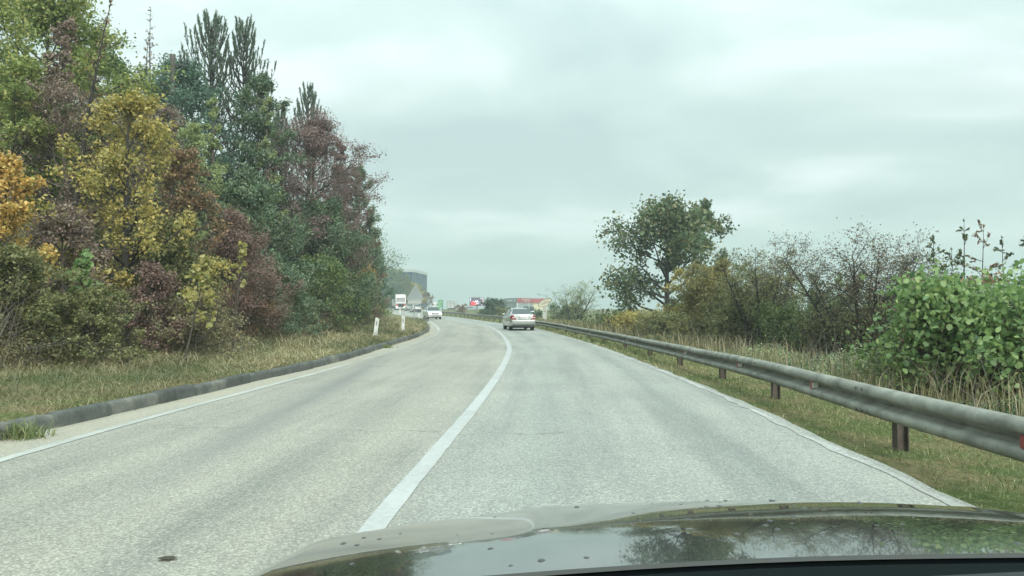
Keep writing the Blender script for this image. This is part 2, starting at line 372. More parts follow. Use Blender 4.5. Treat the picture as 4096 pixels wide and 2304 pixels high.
def kerb():
    m, t, p = newmat('weathered_kerb_concrete'); tc = N(t, 'ShaderNodeTexCoord')
    al = N(t, 'ShaderNodeAttribute', attribute_name='along').outputs['Fac']
    n = N(t, 'ShaderNodeTexNoise', inp={'Scale': 3.0, 'Detail': 9, 'Roughness': .72}); L(t, tc.outputs['Object'], n.inputs[0])
    n2 = N(t, 'ShaderNodeTexNoise', inp={'Scale': 45, 'Detail': 4}); L(t, tc.outputs['Object'], n2.inputs[0])
    wn = N(t, 'ShaderNodeTexWhiteNoise', noise_dimensions='1D'); L(t, MATH(t, 'FLOOR', al), wn.inputs['W'])
    s = MATH(t, 'ADD', n.outputs[0], MATH(t, 'MULTIPLY', MATH(t, 'SUBTRACT', wn.outputs[0], .5), .20))
    c = RAMP(t, s, [(.3, (.05, .055, .05)), (.5, (.09, .098, .088)), (.66, (.16, .162, .14)), (.8, (.28, .26, .21))])
    c = MIX(t, .5, c, RAMP(t, n2.outputs[0], [(.3, (.7, .7, .7)), (.7, (1.2, 1.2, 1.2))]), 'MULTIPLY'); L(t, c, p.inputs['Base Color']); p.inputs['Roughness'].default_value = .9
    b = N(t, 'ShaderNodeBump', inp={'Strength': .6, 'Distance': .015}); L(t, n.outputs[0], b.inputs['Height']); L(t, b.outputs[0], p.inputs['Normal'])
    Q = resample(KERB, .1); Q = Q[(Q[:, 1] > -8) & (Q[:, 1] < 78)]; nn = normals(Q); rg = np.random.default_rng(11)
    prof = [(0.0, -.08), (0.0, .1), (.012, .138), (.035, .157), (.07, .16), (.14, .155), (.145, .05)]
    V = []; al = []; k = 0; off = 0; tilt = 0
    for i, ((x, y), n_) in enumerate(zip(Q, nn)):
        if i % 10 == 0: off = rg.normal(0, .018); tilt = rg.normal(0, .02)
        jn = .022 if i % 10 == 0 else 0
        for o, z in prof:
            o2 = o+off+(jn if z > .05 else 0); V.append((x+n_[0]*o2, y+n_[1]*o2, float(g(y))+z*(1 if z < 0 else 1+tilt*4)-jn)); al.append(i/10)
    kk = len(prof); i, j = np.meshgrid(np.arange(len(Q)-1), np.arange(kk-1), indexing='ij'); a = (i*kk+j).ravel()
    tag(link_mesh('kerb', np_mesh('kerb', np.array(V), np.stack([a, a+kk, a+kk+1, a+1], 1), extra={'along': al}), m), kind='structure')
kerb()
M_CONC = mat('old_concrete', (.22, .23, .21), .9, var=.3, vscale=4, bump=.3)
sl = MB(); pts = [(-5.05, 6.2), (-5.25, 7.15), (-6.9, 8.3), (-9, 8.6), (-9, 5)]
sl.poly([(x, y, .215+.06*(abs(x)-5)) for x, y in pts]); 
for (x0, y0), (x1, y1) in zip(pts, pts[1:]+pts[:1]):
    z0 = .215+.06*(abs(x0)-5); z1 = .215+.06*(abs(x1)-5); sl.quad((x0, y0, z0), (x0, y0, 0), (x1, y1, 0), (x1, y1, z1))
tag(sl.build('concrete_pavement', M_CONC), kind='structure')

# ------------------------------------------------------------------ plants
def unit(v): return v/np.maximum(np.linalg.norm(v, axis=-1, keepdims=True), 1e-9)
def tubes(segs, k):
    """segs (n,8): p0 p1 r0 r1"""
    S = np.asarray(segs, float); n = len(S)
    if n == 0: return np.zeros((0, 3)), np.zeros((0, 4), int)
    d = unit(S[:, 3:6]-S[:, :3]); ref = np.where(abs(d[:, 2:3]) < .9, np.array([[0, 0, 1.]]), np.array([[1., 0, 0]]))
    a = unit(np.cross(d, ref)); b = np.cross(d, a); th = np.arange(k)*2*np.pi/k
    ring = a[:, None]*np.cos(th)[None, :, None]+b[:, None]*np.sin(th)[None, :, None]
    r0 = S[:, None, None, 6] if False else S[:, 6][:, None, None]; r1 = S[:, 7][:, None, None]
    V = np.concatenate([S[:, None, :3]+ring*r0, S[:, None, 3:6]+ring*r1], 1).reshape(-1, 3)
    base = (np.arange(n)*2*k)[:, None]; jx = np.arange(k)[None]; j2 = (np.arange(k)+1) % k
    Fq = np.stack([base+jx, base+j2[None], base+k+j2[None], base+k+jx], -1).reshape(-1, 4)
    return V, Fq
def leaf_mesh(name, cen, size, rg, tint, axis_=None, align=0.0, aspect=.62, up=.35, shape='kite', droop=0.0):
    n = len(cen); t = unit(rg.standard_normal((n, 3))); t[:, 2] -= droop; t = unit(t)
    if axis_ is not None and align > 0: t = unit(t*(1-align)+axis_*align*1.6)
    nn = rg.standard_normal((n, 3)); nn[:, 2] = abs(nn[:, 2])+up; nn = nn-(nn*t).sum(1, keepdims=True)*t; nn = unit(nn); b = np.cross(nn, t)
    s = (np.asarray(size)*np.ones(n)*rg.uniform(.65, 1.3, n))[:, None]; w = s*aspect*rg.uniform(.8, 1.2, (n, 1))
    if shape == 'kite':
        P = np.stack([cen-t*s*.5, cen+b*w*.5+nn*s*.1-t*s*.05, cen+t*s*.5-nn*s*.06, cen-b*w*.5+nn*s*.1-t*s*.05], 1); k = 4
    else:
        prof = [(-.5, 0), (-.36, .36), (.02, .5), (.34, .32), (.56, 0), (.34, -.32), (.02, -.5), (-.36, -.36)]
        P = np.stack([cen+t*s*a+b*w*c*1.0+nn*s*(abs(c)*.22-.12*a*a) for a, c in prof], 1); k = 8
    V = P.reshape(-1, 3); Fq = np.arange(n*k).reshape(n, k)
    return np_mesh(name, V, Fq, tint=tint)
PROF = {'round': lambda q: max(.12, math.sin(math.pi*min(max(q, 0), 1)**.8)**.6), 'cone': lambda q: max(.05, (1-q)**.85), 'egg': lambda q: max(.15, math.sin(math.pi*(.12+.86*q)**.72)**.7),
        'broad': lambda q: max(.2, 1-.75*q**2.2), 'top': lambda q: .35+.65*q**.6*(1 if q < .85 else .8)}
def skeleton(rg, H, spread, lean=(0, 0), tmin=.25, prof='round', limbs=22, subs=5, twigs=3, el=(15, 65), r0=None, wob=.03, base=(0, 0, 0), bow=.0):
    r0 = r0 or .016*H+.01; segs = []; anc = []; ax = []
    H0 = H; H = H if prof in ('cone', 'top') else max(.6*H, H-.28*spread)
    n = 9; tp = np.linspace(0, 1, n); w = np.cumsum(rg.normal(0, wob*H/n, (n, 2)), 0); w[0] = 0
    TPt = np.stack([base[0]+lean[0]*H*tp**(1+bow)+w[:, 0], base[1]+lean[1]*H*tp+w[:, 1], base[2]+tp*H], 1); TPt[0, 2] -= .3
    rad = r0*(1-tp)**.8+.004
    for k in range(n-1): segs.append((*TPt[k], *TPt[k+1], rad[k], rad[k+1]))
    at = lambda t: np.array([np.interp(t, tp, TPt[:, c]) for c in range(3)])
    for k in range(limbs):
        q = (k+rg.uniform(.1, .9))/limbs; t = tmin+(1-tmin)*q*.97; s = at(t); az = k*2.399+rg.uniform(-.5, .5)
        reach = spread*PROF[prof](q)*rg.uniform(.65, 1.15); e = R(el[0]+(el[1]-el[0])*q+rg.uniform(-12, 12))
        d = np.array([math.cos(az)*math.cos(e), math.sin(az)*math.cos(e), math.sin(e)]); pr = s; m = 4
        rl = max(.006, np.interp(t, tp, rad)*.55); pts = [s]
        for i in range(1, m+1):
            d = unit(d+rg.normal(0, .16, 3)+np.array([0, 0, .07])); p2 = pr+d*reach/m
            segs.append((*pr, *p2, rl*(1-(i-1)/m)+.003, rl*(1-i/m)+.003)); pts.append(p2); pr = p2
        pts = np.array(pts); 
        for sidx in range(subs):
            f = rg.uniform(.25, 1.0); bs = np.array([np.interp(f*m, np.arange(m+1), pts[:, c]) for c in range(3)])
            dd = unit(unit(pts[-1]-pts[0])*.7+rg.normal(0, .55, 3)+np.array([0, 0, .2])); ln_ = reach*rg.uniform(.25, .5)*(1.1-.4*f)+.05
            mid = bs+dd*ln_*.5; e2 = mid+unit(dd+rg.normal(0, .25, 3))*ln_*.5
            segs.append((*bs, *mid, rl*.4+.002, rl*.25+.002)); segs.append((*mid, *e2, rl*.25+.002, .002))
            anc += [mid, e2, .5*(mid+e2)]; ax += [dd, dd, dd]
            for tw in range(twigs):
                b2 = bs+(e2-bs)*rg.uniform(.3, 1); d3 = unit(dd+rg.normal(0, .6, 3)); e3 = b2+d3*ln_*rg.uniform(.3, .6)
                segs.append((*b2, *e3, rl*.18+.0018, .0015)); anc += [e3, .5*(b2+e3)]; ax += [d3, d3]
    top = at(1.0); anc.append(top); ax.append(np.array([lean[0], lean[1], 1.]))
    return segs, np.array(anc), unit(np.array(ax))
BARK = mat('bark', (.085, .07, .055), .95, var=.35, vscale=6, bump=.4)
BARK_D = mat('dark_bark', (.045, .04, .035), .95, var=.3, vscale=6)
BARK_P = mat('pale_twigs', (.17, .15, .12), .95, var=.3, vscale=6)
def tree(name, label, cat, px, d, top, wpx, leaf, n, size, seed=0, stems=1, stem_spread=.25, bark=None, clump=.06, group=None, zoff=0.0, align=0, aspect=.62, shape='kite',
         up=.35, droop=0.0, keep=1.0, lean=(0, 0), parts=True, botfrac=None, flat=1.0, **kw):
    rg = np.random.default_rng(seed+1000); x = xfor(px, d); zb = terr1(x, d)-.03+zoff
    H = height_for(d, top)-zb; spread = wpx/2/F*d*1.1
    root = empty(name, (x, d, zb), 0, label, cat, group)
    segs = []; A = []; AX = []
    for s in range(stems):
        if stems == 1: h, l, b, sp = H, lean, (0, 0, 0), spread
        else:
            az = s*2.4+rg.uniform(0, 1); rr = rg.uniform(.3, 1)*stem_spread
            h = H*(1 if s == 0 else rg.uniform(.72, 1)); l = (lean[0]+math.cos(az)*rr, lean[1]+math.sin(az)*rr); b = (math.cos(az)*.06*spread, math.sin(az)*.06*spread, 0)
            sp = spread*rg.uniform(.45, .7)
        sg, a_, x_ = skeleton(rg, h, sp, l, base=b, **kw); segs += sg; A.append(a_); AX.append(x_)
    A = np.concatenate(A); AX = np.concatenate(AX); S = np.array(segs)
    kz = H/np.percentile(A[:, 2], 99.6); A[:, 2] *= kz; S[:, 2] *= kz; S[:, 5] *= kz
    if lean == (0, 0):
        kx = np.clip(spread/np.percentile(abs(A[:, 0]), 96), .5, 1.7); A[:, :2] *= kx; S[:, 0:2] *= kx; S[:, 3:5] *= kx
    big = S[:, 6] > .03
    V1, F1 = tubes(S[big], 8); V2, F2 = tubes(S[~big], 4)
    link_mesh('trunk', np_mesh('trunk', np.concatenate([V1, V2]), np.concatenate([F1, F2+len(V1)]), smooth=True), bark or BARK, root)
    if n > 0:
        if keep < 1: kk = rg.random(len(A)) < keep; A, AX = A[kk], AX[kk]
        idx = rg.integers(0, len(A), n); ct = rg.random(len(A)); cl = clump*max(spread, .3)
        off = rg.standard_normal((n, 3))*cl; off[:, 2] *= flat
        cen = A[idx]+off; tint = np.clip(.62*ct[idx]+.38*rg.random(n), 0, 1)
        link_mesh('crown', leaf_mesh('crown', cen, size, rg, tint, AX[idx], align, aspect, up, shape, droop), leaf, root)
    return root

def pine(label, px, d, top, wpx, seed, whorls=21, tmin=.3):
    rg = np.random.default_rng(seed); x = xfor(px, d); zb = terr1(x, d)-.05; H = height_for(d, top)-zb; sp = wpx/2/F*d
    root = empty('pine_tree', (x, d, zb), 0, label, 'tree'); segs = []; sh = []
    tz = np.linspace(0, H, 12)
    for k in range(11): segs.append((0, 0, tz[k], 0, 0, tz[k+1], .15*(1-k/11)+.012, .15*(1-(k+1)/11)+.012))
    def shoot(p, dr, ln_):
        q = p+dr*ln_; segs.append((*p, *q, .012, .007)); sh.append((p+dr*ln_*.12, dr, ln_*.95))
    for w in range(whorls):
        t = tmin+(1-tmin)*(w/whorls)**.9; nb = 5 if t < .9 else 4
        for b in range(nb):
            az = w*1.3+b*2*math.pi/nb+rg.normal(0, .25); ln_ = sp*((1-t)/(1-tmin))**.66*rg.uniform(.6, 1.2)+.25; e = R(10+38*t+rg.normal(0, 6)); p = np.array([0, 0, t*H]); m = 5
            for i in range(m):
                dr = np.array([math.cos(az)*math.cos(e), math.sin(az)*math.cos(e), math.sin(e)]); q = p+dr*ln_/m; segs.append((*p, *q, .03*(1-i/m)+.008, .03*(1-(i+1)/m)+.008))
                if i >= 1:
                    for sx in (-1, 1):
                        if rg.random() < .9:
                            a2 = az+sx*rg.uniform(.5, 1.0); e2 = min(R(82), e+R(rg.uniform(12, 35))); d2 = np.array([math.cos(a2)*math.cos(e2), math.sin(a2)*math.cos(e2), math.sin(e2)]); shoot(q, d2, rg.uniform(.2, .5)*(.6+.22*ln_))
                p = q; e = min(R(80), e+R(11)); az += rg.normal(0, .08)
            shoot(p, np.array([math.cos(az)*math.cos(e), math.sin(az)*math.cos(e), math.sin(e)]), rg.uniform(.3, .5))
    shoot(np.array([0, 0, H*.93]), np.array([0, 0, 1.]), H*.07)
    V_, F_ = tubes(np.array(segs), 5); link_mesh('trunk', np_mesh('trunk', V_, F_, smooth=True), BARK_D, root)
    per = 20; P0 = np.array([a for a, b, c in sh]); D0 = np.array([b for a, b, c in sh]); L0 = np.array([c for a, b, c in sh]); n = len(sh)*per; idx = np.repeat(np.arange(len(sh)), per)
    cen = P0[idx]+D0[idx]*(L0[idx]*rg.random(n))[:, None]; ax = unit(D0[idx]+rg.normal(0, .38, (n, 3))); cen = cen+ax*.05
    link_mesh('crown', leaf_mesh('crown', cen, .15, rg, np.clip(.5*rg.random(len(sh))[idx]+.5*rg.random(n), 0, 1), ax, .97, .2), LM['needle'], root)
    return root
LM = {
 'yellowgreen': leafmat('leaf_yellow_green', [(.05, .085, .018), (.11, .15, .03), (.17, .20, .04), (.27, .25, .05)]),
 'midgreen': leafmat('leaf_mid_green', [(.03, .06, .018), (.06, .105, .03), (.10, .14, .04), (.15, .17, .045)]),
 'darkgreen': leafmat('leaf_dark_green', [(.03, .06, .032), (.052, .095, .052), (.08, .125, .06), (.11, .13, .06)], trans=.22),
 'bluegreen': leafmat('leaf_blue_green', [(.035, .075, .05), (.055, .11, .075), (.075, .14, .09)], trans=.25),
 'golden': leafmat('leaf_golden', [(.09, .085, .024), (.21, .17, .032), (.30, .23, .036), (.17, .18, .04), (.34, .25, .045)]),
 'orange': leafmat('leaf_orange', [(.13, .10, .02), (.34, .20, .03), (.42, .26, .04), (.22, .22, .045)]),
 'mauve': leafmat('leaf_mauve_brown', [(.075, .048, .042), (.13, .085, .07), (.17, .12, .09), (.13, .12, .06)], trans=.2),
 'purple': leafmat('leaf_purple_red', [(.07, .042, .042), (.125, .072, .07), (.165, .10, .097), (.10, .085, .06)], trans=.25),
 'brownred': leafmat('leaf_brown_red', [(.07, .044, .037), (.115, .066, .055), (.15, .085, .068), (.10, .08, .05)], trans=.25),
 'olive': leafmat('leaf_olive', [(.04, .05, .016), (.085, .095, .03), (.13, .14, .045), (.17, .15, .05)]),
 'yellow': leafmat('leaf_clear_yellow', [(.26, .25, .05), (.36, .32, .06), (.42, .36, .10), (.25, .29, .07)], trans=.4, gain=1.2),
 'fresh': leafmat('leaf_fresh_green', [(.04, .09, .03), (.075, .15, .045), (.12, .21, .06), (.20, .29, .085), (.10, .19, .06), (.26, .33, .11)], trans=.4, rough=.45, gain=1.7),
 'needle': leafmat('pine_needles', [(.025, .05, .03), (.045, .08, .045), (.065, .10, .055)], trans=.1),
 'oak': leafmat('leaf_oak', [(.026, .048, .022), (.045, .08, .032), (.07, .105, .04), (.14, .12, .045)], trans=.25),
 'rust': leafmat('leaf_rust', [(.06, .045, .025), (.12, .07, .035), (.20, .11, .045), (.09, .09, .035)], trans=.25),
 'oliverust': leafmat('leaf_olive_rust', [(.04, .045, .024), (.065, .058, .03), (.10, .07, .038), (.08, .085, .034), (.14, .085, .045)], trans=.25),
 'warmolive': leafmat('leaf_warm_olive', [(.07, .075, .024), (.12, .12, .035), (.18, .15, .04), (.11, .11, .04), (.24, .17, .045)]),
 'pale': leafmat('leaf_pale', [(.10, .14, .055), (.17, .21, .08), (.24, .27, .10)], trans=.4),
 'bramble': leafmat('leaf_bramble', [(.03, .06, .025), (.07, .12, .05), (.13, .18, .08), (.2, .22, .1)], trans=.25, rough=.4),
 'brush': leafmat('leaf_brush', [(.07, .06, .03), (.10, .11, .035), (.15, .12, .05), (.10, .07, .05), (.2, .2, .06)], trans=.2),
}
T = tree
# --- the wooded slope on the left, back to front
T('broadleaf_tree', 'tall yellow-green tree filling the top left corner, its crown cut by the frame', 'tree', 42, 21, -22, 150, LM['yellowgreen'], 26000, .105, seed=1, tmin=.3, limbs=30, prof='round')
T('broadleaf_tree', 'mid green tree between the yellow-green corner tree and the bare leaning sapling', 'tree', 106, 27, 58, 95, LM['midgreen'], 16000, .11, seed=2, tmin=.2, limbs=26)
T('broadleaf_tree', 'dark green leafy tree at the very left edge behind the yellow-green corner tree', 'tree', -14, 24, 6, 90, LM['darkgreen'], 9000, .11, seed=3, tmin=.2, limbs=22)
T('broadleaf_tree', 'broad dark blue-green tree in front of the utility pole top', 'tree', 178, 31, 66, 92, LM['bluegreen'], 26000, .115, seed=4, tmin=.15, limbs=34, prof='egg', clump=.075)
pine('tallest pine on the slope, its pointed top right of the utility pole', 208, 34, 25, 150, 5)
pine('second pine with a pointed top, right of the tallest pine', 241, 34, 30, 150, 6)
pine('small pine tip showing above the purple-red smoke tree', 307, 43, 92, 110, 7)
pine('short pine shoot beside the small pine tip, low against the sky', 279, 42, 114, 60, 8)
T('broadleaf_tree', 'grey-green ivy-clad tree standing in front of the second pine', 'tree', 250, 30.5, 74, 62, LM['darkgreen'], 15000, .11, seed=9, tmin=.15, limbs=30, prof='egg')
T('young_tree', 'narrow bright yellow-green sapling in front of the blue-green tree', 'tree', 214, 28, 100, 26, LM['pale'], 4500, .11, seed=10, tmin=.2, limbs=22, prof='egg')
T('young_tree', 'yellow-green sapling on the right flank of the ivy-clad tree against the sky', 'tree', 266, 30, 98, 26, LM['pale'], 5000, .11, seed=11, tmin=.2, limbs=22, prof='egg')
T('broadleaf_tree', 'mauve-brown thinning tree behind the golden tree, left of the blue-green tree', 'tree', 152, 25, 108, 64, LM['mauve'], 12000, .075, seed=12, tmin=.2, limbs=28)
T('broadleaf_tree', 'grey-mauve tree with sparse leaves behind the bare leaning sapling', 'tree', 62, 17.6, 84, 104, LM['mauve'], 15000, .06, seed=13, tmin=.15, limbs=28)
T('broadleaf_tree', 'yellow-olive tree low at the left edge below the corner tree', 'tree', 14, 18, 62, 80, LM['yellowgreen'], 16000, .085, seed=14, tmin=.1, limbs=28)
T('broadleaf_tree', 'brownish slender tree with a dark leaning trunk near the left edge', 'tree', 34, 18.5, 22, 46, LM['mauve'], 4500, .08, seed=15, tmin=.45, limbs=20, lean=(.14, 0), bark=BARK_D, r0=.07)
T('bare_tree', 'bare leaning sapling with a few last leaves, its tip at the top of the frame', 'tree', 62, 16.5, -2, 40, LM['rust'], 170, .07, seed=16, tmin=.5, limbs=36, subs=4, twigs=2, prof='cone', lean=(.135, 0), bow=.35, bark=BARK_D, r0=.075, el=(25, 60), clump=.03)
T('bare_tree', 'bare upright sapling against the sky left of the utility pole', 'tree', 150, 28, 10, 30, LM['rust'], 160, .08, seed=17, tmin=.45, limbs=34, subs=4, prof='cone', bark=BARK_D, r0=.07, el=(25, 60), clump=.03)
T('bare_tree', 'thin bare sapling leaning right, shorter of the two before the sky gap', 'tree', 124, 27, 38, 26, LM['rust'], 140, .08, seed=18, tmin=.45, limbs=26, subs=4, prof='cone', lean=(.10, 0), bark=BARK_D, r0=.06, el=(25, 60), clump=.03)
T('broadleaf_tree', 'golden yellow tree with a pointed top, brightest on the slope', 'tree', 126, 16.5, 95, 116, LM['golden'], 12500, .085, seed=19, keep=.55, tmin=.12, limbs=30, prof='broad', clump=.06, bark=BARK_D)
T('broadleaf_tree', 'orange-tinged bush tree beside the golden tree under the blue-green tree', 'tree', 182, 20, 150, 74, LM['rust'], 9000, .085, seed=20, tmin=.12, limbs=26, prof='broad')
T('shrub', 'yellow-green shrub below the narrow bright sapling', 'shrub', 196, 24, 128, 60, LM['pale'], 7000, .09, seed=21, tmin=.1, limbs=24, prof='broad')
T('shrub', 'orange and yellow shrub at the left edge of the frame', 'shrub', 4, 13.5, 158, 84, LM['orange'], 9000, .082, seed=22, tmin=.1, limbs=24, prof='broad')
T('smoke_tree', 'large purple-red smoke tree below the small pine tip', 'tree', 312, 34, 119, 96, LM['purple'], 46000, .085, seed=23, tmin=.12, limbs=44, subs=6, prof='round', clump=.06, flat=.8)
T('smoke_tree', 'purple-tinged tree crowning the right-hand end of the wooded slope', 'tree', 337, 40, 145, 34, LM['purple'], 20000, .095, seed=24, tmin=.12, limbs=36, prof='egg')
T('broadleaf_tree', 'tall dark green tree at the right edge of the wood, twiggy against the sky', 'tree', 361, 42, 168, 44, LM['darkgreen'], 13000, .12, seed=25, tmin=.1, limbs=36, prof='egg', clump=.06)
T('broadleaf_tree', 'reddish-tipped tree leaning out lowest at the right edge of the wood', 'tree', 366, 44, 212, 26, LM['rust'], 9000, .12, seed=26, tmin=.1, limbs=30, prof='egg', lean=(.03, 0))
T('broadleaf_tree', 'dense dark green tree below the large purple-red smoke tree', 'tree', 320, 33, 202, 92, LM['darkgreen'], 34000, .1, seed=27, tmin=.08, limbs=40, prof='broad', clump=.07)
T('broadleaf_tree', 'dark green tree between the golden tree and the smoke trees', 'tree', 250, 26, 172, 88, LM['darkgreen'], 24000, .095, seed=28, tmin=.1, limbs=34, prof='broad', clump=.07)
T('smoke_tree', 'brown-red smoke bush low in the middle of the slope', 'shrub', 236, 21.5, 214, 76, LM['brownred'], 26000, .06, seed=29, tmin=.1, limbs=34, subs=6, prof='broad', clump=.08)
T('shrub', 'dark green shrub under the golden tree', 'shrub', 170, 17.5, 222, 86, LM['olive'], 16000, .075, seed=30, tmin=.08, limbs=28, prof='broad')
T('shrub', 'brown shrub right of the orange and yellow shrub', 'shrub', 62, 15, 208, 84, LM['mauve'], 14000, .065, seed=31, tmin=.08, limbs=28, prof='broad')
T('shrub', 'dark red low bush under the dark green shrub', 'shrub', 152, 15.5, 264, 60, LM['brownred'], 9000, .055, seed=32, tmin=.08, limbs=24, prof='broad')
T('shrub', 'fresh green sprig of large leaves low on the left', 'shrub', 84, 13.6, 252, 36, LM['fresh'], 420, .12, seed=33, tmin=.3, limbs=12, prof='broad', shape='round', aspect=.85)
T('young_tree', 'sapling hung with large clear yellow leaves', 'sapling', 184, 14.2, 258, 34, LM['yellow'], 330, .088, seed=34, tmin=.42, limbs=13, subs=3, prof='egg', shape='round', aspect=.85, lean=(.22, 0), clump=.1, droop=.5, r0=.022)
T('young_tree', 'small yellow-leaved sapling right of the larger yellow sapling', 'sapling', 233, 17.5, 244, 20, LM['yellow'], 80, .10, seed=35, tmin=.55, limbs=10, subs=3, prof='egg', shape='round', aspect=.85, droop=.5, lean=(.08, 0), r0=.02)
T('shrub', 'olive shrub low at the left edge beside the verge', 'shrub', 10, 12.6, 250, 100, LM['olive'], 13000, .06, seed=36, tmin=.05, limbs=26, prof='broad')
T('shrub', 'yellow-olive shrub at the foot of the slope below the green sprig', 'shrub', 96, 13.2, 288, 76, LM['olive'], 9000, .055, seed=37, tmin=.05, limbs=26, prof='broad')
T('shrub', 'brown twiggy shrub at the foot of the slope under the yellow sapling', 'shrub', 196, 16.2, 292, 80, LM['brush'], 10000, .055, seed=38, tmin=.05, limbs=28, prof='broad', bark=BARK_P)
T('shrub', 'dark shaded green shrub in the hollow at the foot of the slope', 'shrub', 276, 24.5, 262, 74, LM['darkgreen'], 16000, .075, seed=39, tmin=.05, limbs=30, prof='broad')
T('shrub', 'brown thin-leaved shrub left of the dark hollow', 'shrub', 246, 22, 284, 58, LM['rust'], 8000, .06, seed=40, tmin=.05, limbs=26, prof='broad', bark=BARK_P)
T('shrub', 'grey-green shrub right of the dark hollow', 'shrub', 322, 30, 258, 72, LM['midgreen'], 15000, .085, seed=41, tmin=.05, limbs=30, prof='broad')
T('shrub', 'green shrub at the foot of the slope left of the first white marker post', 'shrub', 348, 36, 272, 52, LM['midgreen'], 12000, .09, seed=42, tmin=.05, limbs=30, prof='broad')
T('shrub', 'mauve shrub under the twiggy dark green tree', 'shrub', 349, 40, 226, 50, LM['mauve'], 13000, .09, seed=43, tmin=.05, limbs=30, prof='broad')
T('young_tree', 'small orange-yellow spray at the right end of the wood', 'sapling', 362, 42, 262, 20, LM['orange'], 900, .15, seed=44, tmin=.55, limbs=14, prof='egg', lean=(.06, 0))
T('shrub', 'brown-red shrub beside the grassy corner of the bend', 'shrub', 364, 50, 284, 28, LM['rust'], 8000, .1, seed=45, tmin=.05, limbs=26, prof='broad')
T('shrub', 'low brown shrub nearest the grassy corner', 'shrub', 376, 62, 299, 10, LM['mauve'], 4000, .1, seed=46, tmin=.05, limbs=22, prof='broad')
T('broadleaf_tree', 'round green tree further along the bend behind the end of the wood', 'tree', 373, 78, 246, 28, LM['bluegreen'], 14000, .2, seed=47, tmin=.08, limbs=36, prof='broad')
T('broadleaf_tree', 'green tree above the oncoming lorry', 'tree', 394, 232, 268, 36, LM['midgreen'], 11000, .24, seed=48, tmin=.06, limbs=34, prof='broad')
T('broadleaf_tree', 'olive tree in front of the blue office block', 'tree', 405, 234, 276, 26, LM['olive'], 12000, .28, seed=49, tmin=.06, limbs=32, prof='broad')
T('broadleaf_tree', 'yellow-brown tree right of the olive tree, under the blue office block', 'tree', 415, 232, 284, 20, LM['golden'], 7000, .3, seed=50, tmin=.06, limbs=28, prof='broad')
T('broadleaf_tree', 'rusty small tree at the right foot of the blue office block', 'tree', 427.5, 238, 292, 12, LM['rust'], 1300, .34, seed=51, tmin=.3, limbs=22, prof='egg')
T('shrub', 'dark hedge-like shrub behind the oncoming lorry', 'shrub', 396, 228, 281, 30, LM['darkgreen'], 5000, .3, seed=52, tmin=.03, limbs=28, prof='broad')
# filler trees higher on the slope, behind the front rows
fl = np.random.default_rng(77); proto = None
for k in range(26):
    d = 24+k*1.6+fl.uniform(-1, 1); px = 20+k*12.6+fl.uniform(-16, 16); top = min(235, 96+k*4.6+fl.uniform(-6, 18)) if k > 4 else 92+fl.uniform(0, 12)
    T('woodland_tree', 'dark tree deep in the wooded slope behind the front rows', 'tree', px, d, top+12, 90, LM['darkgreen'] if k % 3 else LM['olive'], 7000, .14, seed=200+k, tmin=.05, limbs=24, subs=4, twigs=2, prof='broad', clump=.1,
      group='dark trees deep in the wooded slope')
# --- right-hand side
T('oak_tree', 'large dark oak with wide gaps in its crown, left of the roadside bushes', 'tree', 668, 42, 207, 112, LM['oak'], 15000, .19, seed=60, tmin=.08, limbs=26, subs=6, prof='egg', clump=.085, bark=BARK_D, r0=.2, el=(2, 62), shape='kite', aspect=.8)
T('oak_tree', 'slimmer oak with reddish top leaves just right of the large oak', 'tree', 702, 44, 204, 64, LM['oak'], 5500, .19, seed=61, tmin=.3, limbs=14, subs=6, prof='egg', clump=.055, keep=.5, bark=BARK_D, r0=.16, el=(10, 65), aspect=.8)
T('shrub', 'tall yellow-green bush in front of the slimmer oak', 'shrub', 710, 27, 262, 70, LM['warmolive'], 17000, .085, seed=62, stems=5, stem_spread=.3, tmin=.08, limbs=12, prof='egg')
T('shrub', 'golden-edged yellow-green bush leaning left against the large oak trunk', 'shrub', 698, 28, 270, 50, LM['golden'], 7000, .08, seed=63, stems=4, stem_spread=.3, tmin=.1, limbs=11, prof='egg')
T('bare_shrub', 'grey multi-stemmed shrub with bare whips on top', 'shrub', 762, 24, 248, 84, LM['olive'], 8500, .07, seed=64, stems=9, stem_spread=.32, tmin=.2, limbs=12, prof='top', el=(35, 75), keep=.6, bark=BARK_D)
T('bare_shrub', 'spray of bare upright whips rising above the grey multi-stemmed shrub', 'shrub', 768, 24.5, 243, 66, LM['oliverust'], 160, .06, seed=96, stems=15, stem_spread=.16, tmin=.45, limbs=7, subs=2, twigs=1, prof='cone', el=(55, 80), bark=BARK_P, r0=.018, clump=.02)
T('shrub', 'dark dense shrub at the foot of the bare-whipped shrub', 'shrub', 745, 25, 292, 110, LM['olive'], 14000, .075, seed=65, stems=5, stem_spread=.5, tmin=.05, limbs=12, prof='broad')
T('shrub', 'green-brown thicket shrub filling between the yellow-green bush and the bare-whipped shrub', 'shrub', 735, 29, 276, 70, LM['olive'], 12000, .09, seed=93, stems=6, stem_spread=.4, tmin=.05, limbs=12, prof='egg')
T('shrub', 'leafy shrub half hidden behind the rusty twiggy tree on its right', 'shrub', 905, 23, 284, 84, LM['olive'], 9000, .085, seed=94, stems=6, stem_spread=.4, tmin=.05, limbs=12, prof='egg')
T('shrub', 'leafy shrub half hidden behind the rusty twiggy tree on its left', 'shrub', 822, 26, 274, 66, LM['midgreen'], 8000, .085, seed=95, stems=6, stem_spread=.4, tmin=.05, limbs=12, prof='egg')
T('small_tree', 'spreading twiggy tree with thin rusty leaves', 'tree', 862, 20, 231, 128, LM['oliverust'], 15000, .058, seed=66, stems=9, stem_spread=.5, tmin=.24, limbs=17, subs=7, twigs=5, prof='top', el=(25, 65), bark=BARK_D, keep=.7, clump=.07)
